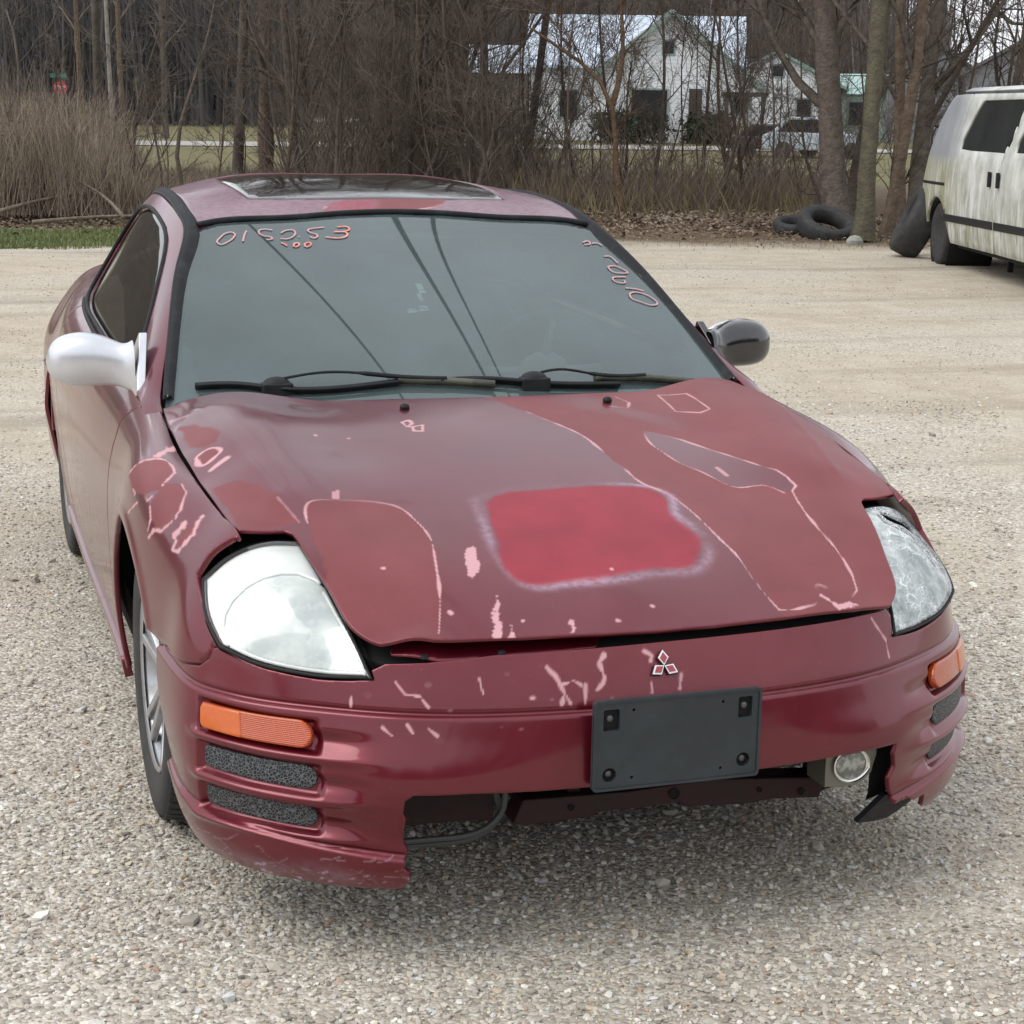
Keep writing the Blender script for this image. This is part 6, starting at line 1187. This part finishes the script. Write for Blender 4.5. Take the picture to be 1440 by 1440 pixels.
# ================================================================ houses
def siding(name, c1, c2):
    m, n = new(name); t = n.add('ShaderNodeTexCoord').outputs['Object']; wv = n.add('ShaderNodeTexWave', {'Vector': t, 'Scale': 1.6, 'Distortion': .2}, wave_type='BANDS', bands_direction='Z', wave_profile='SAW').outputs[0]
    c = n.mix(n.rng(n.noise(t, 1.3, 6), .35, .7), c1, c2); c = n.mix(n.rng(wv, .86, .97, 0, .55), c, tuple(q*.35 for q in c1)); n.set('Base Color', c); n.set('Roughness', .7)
    n.set('Normal', n.add('ShaderNodeBump', {'Height': wv, 'Strength': .9, 'Distance': .03}).outputs[0]); return m
WS_ = siding('white_siding', (.80,.82,.84), (.64,.65,.66)); GS_ = siding('grey_siding', (.22,.23,.25), (.17,.17,.18)); BG_ = siding('beige_siding', (.33,.31,.25), (.26,.24,.2))
m_roof, n_ = new('metal_roof'); to = n_.add('ShaderNodeTexCoord').outputs['Object']; wv = n_.add('ShaderNodeTexWave', {'Vector': to, 'Scale': 1.1}, wave_type='BANDS', bands_direction='X').outputs[0]
n_.set('Base Color', n_.mix(n_.rng(n_.noise(to, 1.5, 5), .35, .65), (.56,.63,.72), (.44,.50,.58))); n_.set('Metallic', .2); n_.set('Roughness', .5); n_.set('Normal', n_.add('ShaderNodeBump', {'Height': wv, 'Strength': .4, 'Distance': .03}).outputs[0])
G_TRIM = mat('green_trim', (.21,.27,.24), .7); DKW = mat('dark_window', (.02,.022,.025), .15); M_SH = mat('grey_shingle', (.13,.125,.125), .9, noise=((.08,.078,.08), 4, .4, .6)); WOODP = mat('porch_wood', (.05,.04,.032), .8); TANB = mat('tan_board', (.36,.27,.14), .8, noise=((.27,.22,.12), 2, .4, .6))
def gable(name, label, u, y, rot, group=None): return thing(name, label, 'house', (bearing(u, y), y, gz(0, y)-.2), rot, group)
def window(par, x0, x1, z0, z1, yy=-.03, m_=None, fm=None):
    b = MB(); b.box((x0-.09, yy-.02, z0-.09), (x1+.09, yy+.04, z0)); b.box((x0-.09, yy-.02, z1), (x1+.09, yy+.04, z1+.09)); b.box((x0-.09, yy-.02, z0), (x0, yy+.04, z1)); b.box((x1, yy-.02, z0), (x1+.09, yy+.04, z1)); w_ = b.build('window', fm or G_TRIM, par)
    b = MB(); b.box((x0, yy+.0, z0), (x1, yy+.03, z1)); b.build('pane', DKW, w_)
def rake(b, p, q, y0, y1, th=.16): 
    (x0, z0), (x1, z1) = p, q; n = np.array([-(z1-z0), x1-x0]); n /= np.linalg.norm(n); n *= th if n[1] > 0 else -th
    b.prism([(x0, z0), (x1, z1), (x1+n[0], z1+n[1]), (x0+n[0], z0+n[1])], y0, y1, lambda u, v, w: (u, w, v))
h = gable('white_house', 'white clapboard house with pale metal roof seen through the thicket', 940, 83, -.40)
b = MB(); b.prism([(-3.3,0),(4.2,0),(4.2,3.2),(0,6.5),(-3.3,3.9)], 0, 6, lambda u, v, w: (u, w, v)); b.build('front_wall', WS_, h)
b = MB(); rake(b, (-3.9,3.45), (0.05,6.62), -.6, 5); b.build('roof', m_roof, h); b = MB(); rake(b, (4.9,2.75), (-.05,6.62), -.6, 5); b.build('roof', m_roof, h)
b = MB(); rake(b, (-3.9,3.28), (0.0,6.45), -.66, -.58, .26); rake(b, (4.9,2.58), (.0,6.45), -.66, -.58, .26); b.build('gable_trim', G_TRIM, h)
b = MB(); b.prism([(1.2,3.9),(5.6,3.9),(5.6,0),(1.2,0)], -7.2, 3.7, lambda u, v, w: (w, u, v)); b.build('side_wall', WS_, h)
b = MB(); b.prism([(.7,3.85),(4.6,6.55),(8.5,3.85),(8.5,3.95),(4.6,6.7),(.7,3.98)], -7.5, 3.9, lambda u, v, w: (w, u, v)); b.build('main_roof', m_roof, h)
b = MB(); b.box((2.6,-1.8,2.55),(4.9,-.02,2.75)); b.box((2.75,-1.75,0),(2.95,-1.55,2.55)); b.box((4.55,-1.75,0),(4.72,-1.55,2.55)); b.build('porch', WOODP, h); b = MB(); b.box((3.05,-1.7,.05),(4.5,-1.6,1.25)); b.build('porch_skirt', TANB, h)
window(h, -1.9, -.1, 1.2, 2.8, m_=DKW); window(h, 3.3, 3.9, 1.75, 2.45); window(h, -.35, .15, 4.6, 5.2); b = MB(); b.box((1.0,-.05,0),(1.65,.02,2.9)); b.build('door', WOODP, h); window(h, -5.6, -4.7, 1.4, 2.7, 1.15)
b = MB(); b.box((-10.6,1.6,0),(-7.3,6,3.6)); b.build('wing_wall', BG_, h); b = MB(); b.prism([(1.0,3.55),(4,4.9),(7,3.55),(4,5.05)], -10.9, -7.2, lambda u, v, w: (w, u, v)); b.build('wing_roof', m_roof, h); b = MB(); b.box((-9.7,1.5,0),(-8.9,1.58,2.1)); b.build('door', DKW, h)
b = MB(); b.box((2.0,4.3,6.3),(2.06,4.4,8.0)); b.build('vent_pipe', B_PALE, h)
h = gable('white_cottage', 'small white house with green-trimmed gable right of the larger white house', 1090, 92, -.46)
b = MB(); b.prism([(-1.9,0),(3.4,0),(3.4,3.4),(0,5.0),(-1.9,4.1)], 0, 6, lambda u, v, w: (u, w, v)); b.build('wall', WS_, h); b = MB(); rake(b, (-2.3,3.85), (0,5.05), -.3, 6); rake(b, (4.0,3.0), (0,5.05), -.3, 6); b.build('roof', mat('green_roof', (.20,.31,.28), .6), h)
window(h, -.25, .35, 3.75, 4.35); window(h, 1.2, 2.0, 1.3, 2.5); b = MB(); b.box((3.4,1.5,0),(6.6,6,2.9)); b.build('wing_wall', siding('green_grey_siding', (.40,.47,.43), (.30,.36,.33)), h); b = MB(); b.prism([(1.2,2.85),(3.8,3.9),(6.4,2.85),(3.8,4.05)], 3.3, 6.9, lambda u, v, w: (w, u, v)); b.build('wing_roof', mat('teal_roof', (.30,.42,.40), .6), h); window(h, 4.2, 5.0, 1.1, 2.4, 1.45)
h = gable('grey_house', 'dim grey house with pale corner trim in the far left woods', 268, 118, -.12)
b = MB(); b.prism([(-1,0),(6,0),(6,2.6),(3,4.2),(-1,2.6)], 0, 6, lambda u, v, w: (u, w, v)); b.build('wall', GS_, h); b = MB(); rake(b, (-1.5,2.4), (3,4.3), -.3, 6); rake(b, (6.5,2.4), (3,4.3), -.3, 6); b.build('roof', M_SH, h); b = MB(); b.box((-1.05,-.05,0),(-.85,.0,2.6)); b.build('corner_trim', WS_, h); window(h, 1.5, 2.3, 1., 2.)
h = gable('grey_bungalow', 'grey house with steep roof behind the white van roof', 1392, 74, -.62)
b = MB(); b.prism([(-3.2,0),(4,0),(4,3.0),(1.2,5.2),(-3.2,2.8)], 0, 7, lambda u, v, w: (u, w, v)); b.build('wall', GS_, h); b = MB(); rake(b, (-3.6,2.5), (1.2,5.3), -.3, 7); rake(b, (4.5,2.7), (1.2,5.3), -.3, 7); b.build('roof', M_SH, h); window(h, -1.2, -.4, 1.5, 2.6, fm=WS_); window(h, 1.6, 2.4, 1.5, 2.6, fm=WS_)
h = gable('brick_house', 'grey house with a white-framed window at the right picture edge behind the van', 1320, 88, -.56)
b = MB(); b.prism([(-3.,0),(2.6,0),(2.6,3.6),(0,5.4),(-3.,3.6)], 0, 7, lambda u, v, w: (u, w, v)); b.build('wall', GS_, h); b = MB(); rake(b, (-3.5,3.3), (0,5.5), -.3, 7); rake(b, (3.1,3.3), (0,5.5), -.3, 7); b.build('roof', M_SH, h); window(h, -.5, .4, 1.5, 2.8, fm=WS_)
HG = mat('evergreen', (.018,.026,.014), .9, noise=((.04,.05,.025), 3, .4, .6))
def hedge(u0, u1, y, H, label, seed):
    r = np.random.default_rng(seed); n = 2600; x0, x1 = bearing(u0, y), bearing(u1, y); c = np.stack([r.uniform(x0, x1, n), y+r.normal(0, .5, n), H*r.random(n)**.7*(.85+.15*np.sin(r.uniform(0, 9, n)))], 1)+[0,0,gz(0,y)-.2]; a = r.normal(size=(n, 3))*.13; b_ = r.normal(size=(n, 3))*.13
    V = np.stack([c, c+a, c+b_], 1).reshape(-1, 3); o = obj('hedge', V, np.arange(3*n).reshape(n, 3), HG, smooth=False); tag(o, label, 'hedge', 'dark hedges before the white house')
hedge(838, 935, 81, 1.75, 'dark evergreen hedge left of the porch post of the white house', 1); hedge(968, 1022, 81.2, 1.7, 'dark evergreen hedge right of the door of the white house', 2)
# far cars
def far_car(name, label, u, y, rot, col, L=4.5, H=1.5):
    c = thing(name, label, 'car', (bearing(u, y), y, gz(0, y)), rot); m_ = mat(name+'_paint', col, .3, coat=.6); k = H/1.5
    b = MB(); b.prism([(-L/2,.3),(L/2,.3),(L/2,.75*k),(L/2-.9,.9*k),(-L/2+.3,.95*k),(-L/2,.8*k)], -.85, .85, lambda u_, v, w: (u_, w, v)); b.build('body', m_, c, bevel=.06)
    b = MB(); b.prism([(L/2-1.1,.9*k),(L/2-1.9,H),(-L/2+1.0,H),(-L/2+.35,.93*k)], -.72, .72, lambda u_, v, w: (u_, w, v)); b.build('cabin', m_, c, bevel=.06)
    for s_ in (-1, 1):
        b = MB(); b.prism([(L/2-1.3,.93*k),(L/2-1.92,H-.1),(-L/2+1.1,H-.1),(-L/2+.6,.96*k)], s_*.72, s_*.735, lambda u_, v, w: (u_, w, v)); b.build('window', DKW, c)
        for x in (-L/2+.85, L/2-.85): b = MB(); b.lathe([(0,-.1),(.3,-.1),(.32,-.06),(.32,.06),(.3,.1),(0,.1)], 20, lambda a, d, h_, x=x, s_=s_: (x+a, s_*.78+h_, .32+d)); b.build('wheel', RUBBER, c, True)
    b = MB(); b.prism([(L/2-1.12,.94*k),(L/2-1.86,H-.06)], -.6, .6, lambda u_, v, w: (u_+.03, w, v+.02)) if False else b.box((L/2-.02,-.6,.5),(L/2+.02,.6,.65)); b.build('bumper', BLACK, c)
    return c
far_car('silver_car', 'silver hatchback parked before the green-trimmed house behind the trees', 1150, 63, -.42, (.42,.47,.52), 4.4, 1.6)
far_car('blue_car', 'small blue car parked on the far street at left', 203, 128, .1, (.03,.05,.28), 4.3, 1.45)
far_car('dark_car', 'dark car parked left of the silver hatchback', 1095, 64, -.42, (.05,.03,.03), 4.2, 1.3)
# street signs, poles
sgn_ = thing('stop_sign', 'red stop sign below a green street-name sign at far left', 'sign', (bearing(86, 100), 100, gz(0,100)))
b = MB(); b.box((-.03,0,0),(.03,.06,2.9)); b.build('post', B_DARK, sgn_)
b = MB(); b.prism([(.38*math.cos(R(22.5+45*k)), .38*math.sin(R(22.5+45*k))) for k in range(8)], -.05, -.02, lambda u_, v, w: (u_, w, 2.1+v)); b.build('octagon_plate', mat('sign_red', (.45,.03,.035), .5), sgn_)
b = MB(); b.box((-.5,-.05,2.62),(.35,-.02,2.82)); b.box((-.12,-.5,2.85),(-.09,.35,3.02)); b.build('street_name_plate', mat('sign_green', (.02,.22,.15), .5), sgn_)
tx = D.curves.new('stop_lettering', 'FONT'); tx.body = 'STOP'; tx.size = .26; tx.align_x = 'CENTER'; tx.align_y = 'CENTER'; tx.extrude = .004; to_ = D.objects.new('tmp_text', tx); COL.objects.link(to_); C.view_layer.update(); lm = D.meshes.new_from_object(to_.evaluated_get(C.evaluated_depsgraph_get())); D.objects.remove(to_)
lm.materials.clear(); lm.materials.append(m_white); lo_ = link('lettering', lm, sgn_); lo_.location = (0,-.056,2.1); lo_.rotation_euler = (R(90),0,0)
POLE = bark('pole_wood', (.15,.135,.115), (.10,.085,.07), 5)
def pole(x, y, H, label):
    p = thing('utility_pole', label, 'pole', (x, y, 0), 0, 'utility poles'); b = MB(); b.tube([(0,0,-.2),(0,0,H*.5),(0,0,H)], [.085,.078,.07], 12); b.build('shaft', POLE, p, True)
    b = MB(); b.box((-1.1,-.06,H-.5),(1.1,.06,H-.38)); b.build('cross_arm', POLE, p)
    for q in (-1.0, -.35, .35, 1.0): b = MB(); b.lathe([(0,0),(.05,.0),(.06,.05),(.03,.08),(.05,.12),(0,.15)], 12, lambda a, d, h_, q=q: (q+a, d, H-.38+h_)); b.build('insulator', B_PALE, p, True)
pole(bearing(139, 34), 34, 9.2, 'grey-brown utility pole rising out of the left brush'); pole(1.3, -24, 9.2, 'wooden utility pole behind the viewer')
x0 = bearing(139, 34)
for (xa, za, rad, lab) in ((.92,8.0,.019,'lowest overhead cable mirrored at the left of the windshield'),(2.08,7.9,.019,'overhead cable mirrored at the middle of the windshield'),(2.28,7.9,.013,'thin overhead cable mirrored just right of the middle one')):
    s = np.linspace(0, 1, 60); y = -24+58*s; xx = xa-.075*(y-4); xx = np.where(y > 10, xx+(x0+.4-xx)*np.clip((y-10)/24, 0, 1)**1.3, xx); L = np.stack([xx, y, za-1.5*4*s*(1-s)], 1); b = MB(); b.tube(L, rad, 6); tag(b.build('overhead_cable', BLACK, None, True), lab, 'cable', 'overhead cables')
# streets beyond
ASPH = mat('pale_road', (.33,.31,.29), .9, noise=((.27,.25,.23), .6, .35, .65)); CURB = mat('pale_curb', (.52,.51,.48), .85)
def road(name, pts, wd, m_, label, z=.03):
    pts = curve([(x, y, 0) for x, y in pts], 50)[:, :2]; t = np.gradient(pts, axis=0); t /= np.linalg.norm(t, axis=1)[:, None]; n = np.stack([-t[:, 1], t[:, 0]], 1); A = pts+n*wd/2; B_ = pts-n*wd/2
    V = np.concatenate([np.c_[A, terrain_z(*A.T)+z], np.c_[B_, terrain_z(*B_.T)+z]]); k = len(pts); tag(obj(name, V, np.array([(i, k+i, k+i+1, i+1) for i in range(k-1)]), m_), label, kind='structure')
road('street', [(-40, 70), (10, 72), (35, 73.5), (80, 60)], 6, ASPH, 'pale street running in front of the white house')
road('cross_street', [(-9, 40), (-6, 62), (-4, 80), (4, 105), (30, 134), (90, 150)], 9, mat('dusty_road', (.40,.35,.31), .9, noise=((.33,.28,.25), .8, .35, .65)), 'dusty road passing behind the left brush', .05)
road('kerb', [(22, 118), (34, 121), (46, 118)], .5, CURB, 'pale kerb of the far street', .12); road('kerb', [(14, 69.0), (35, 70.2), (70, 60.5)], .35, CURB, 'pale kerb before the white house', .14)
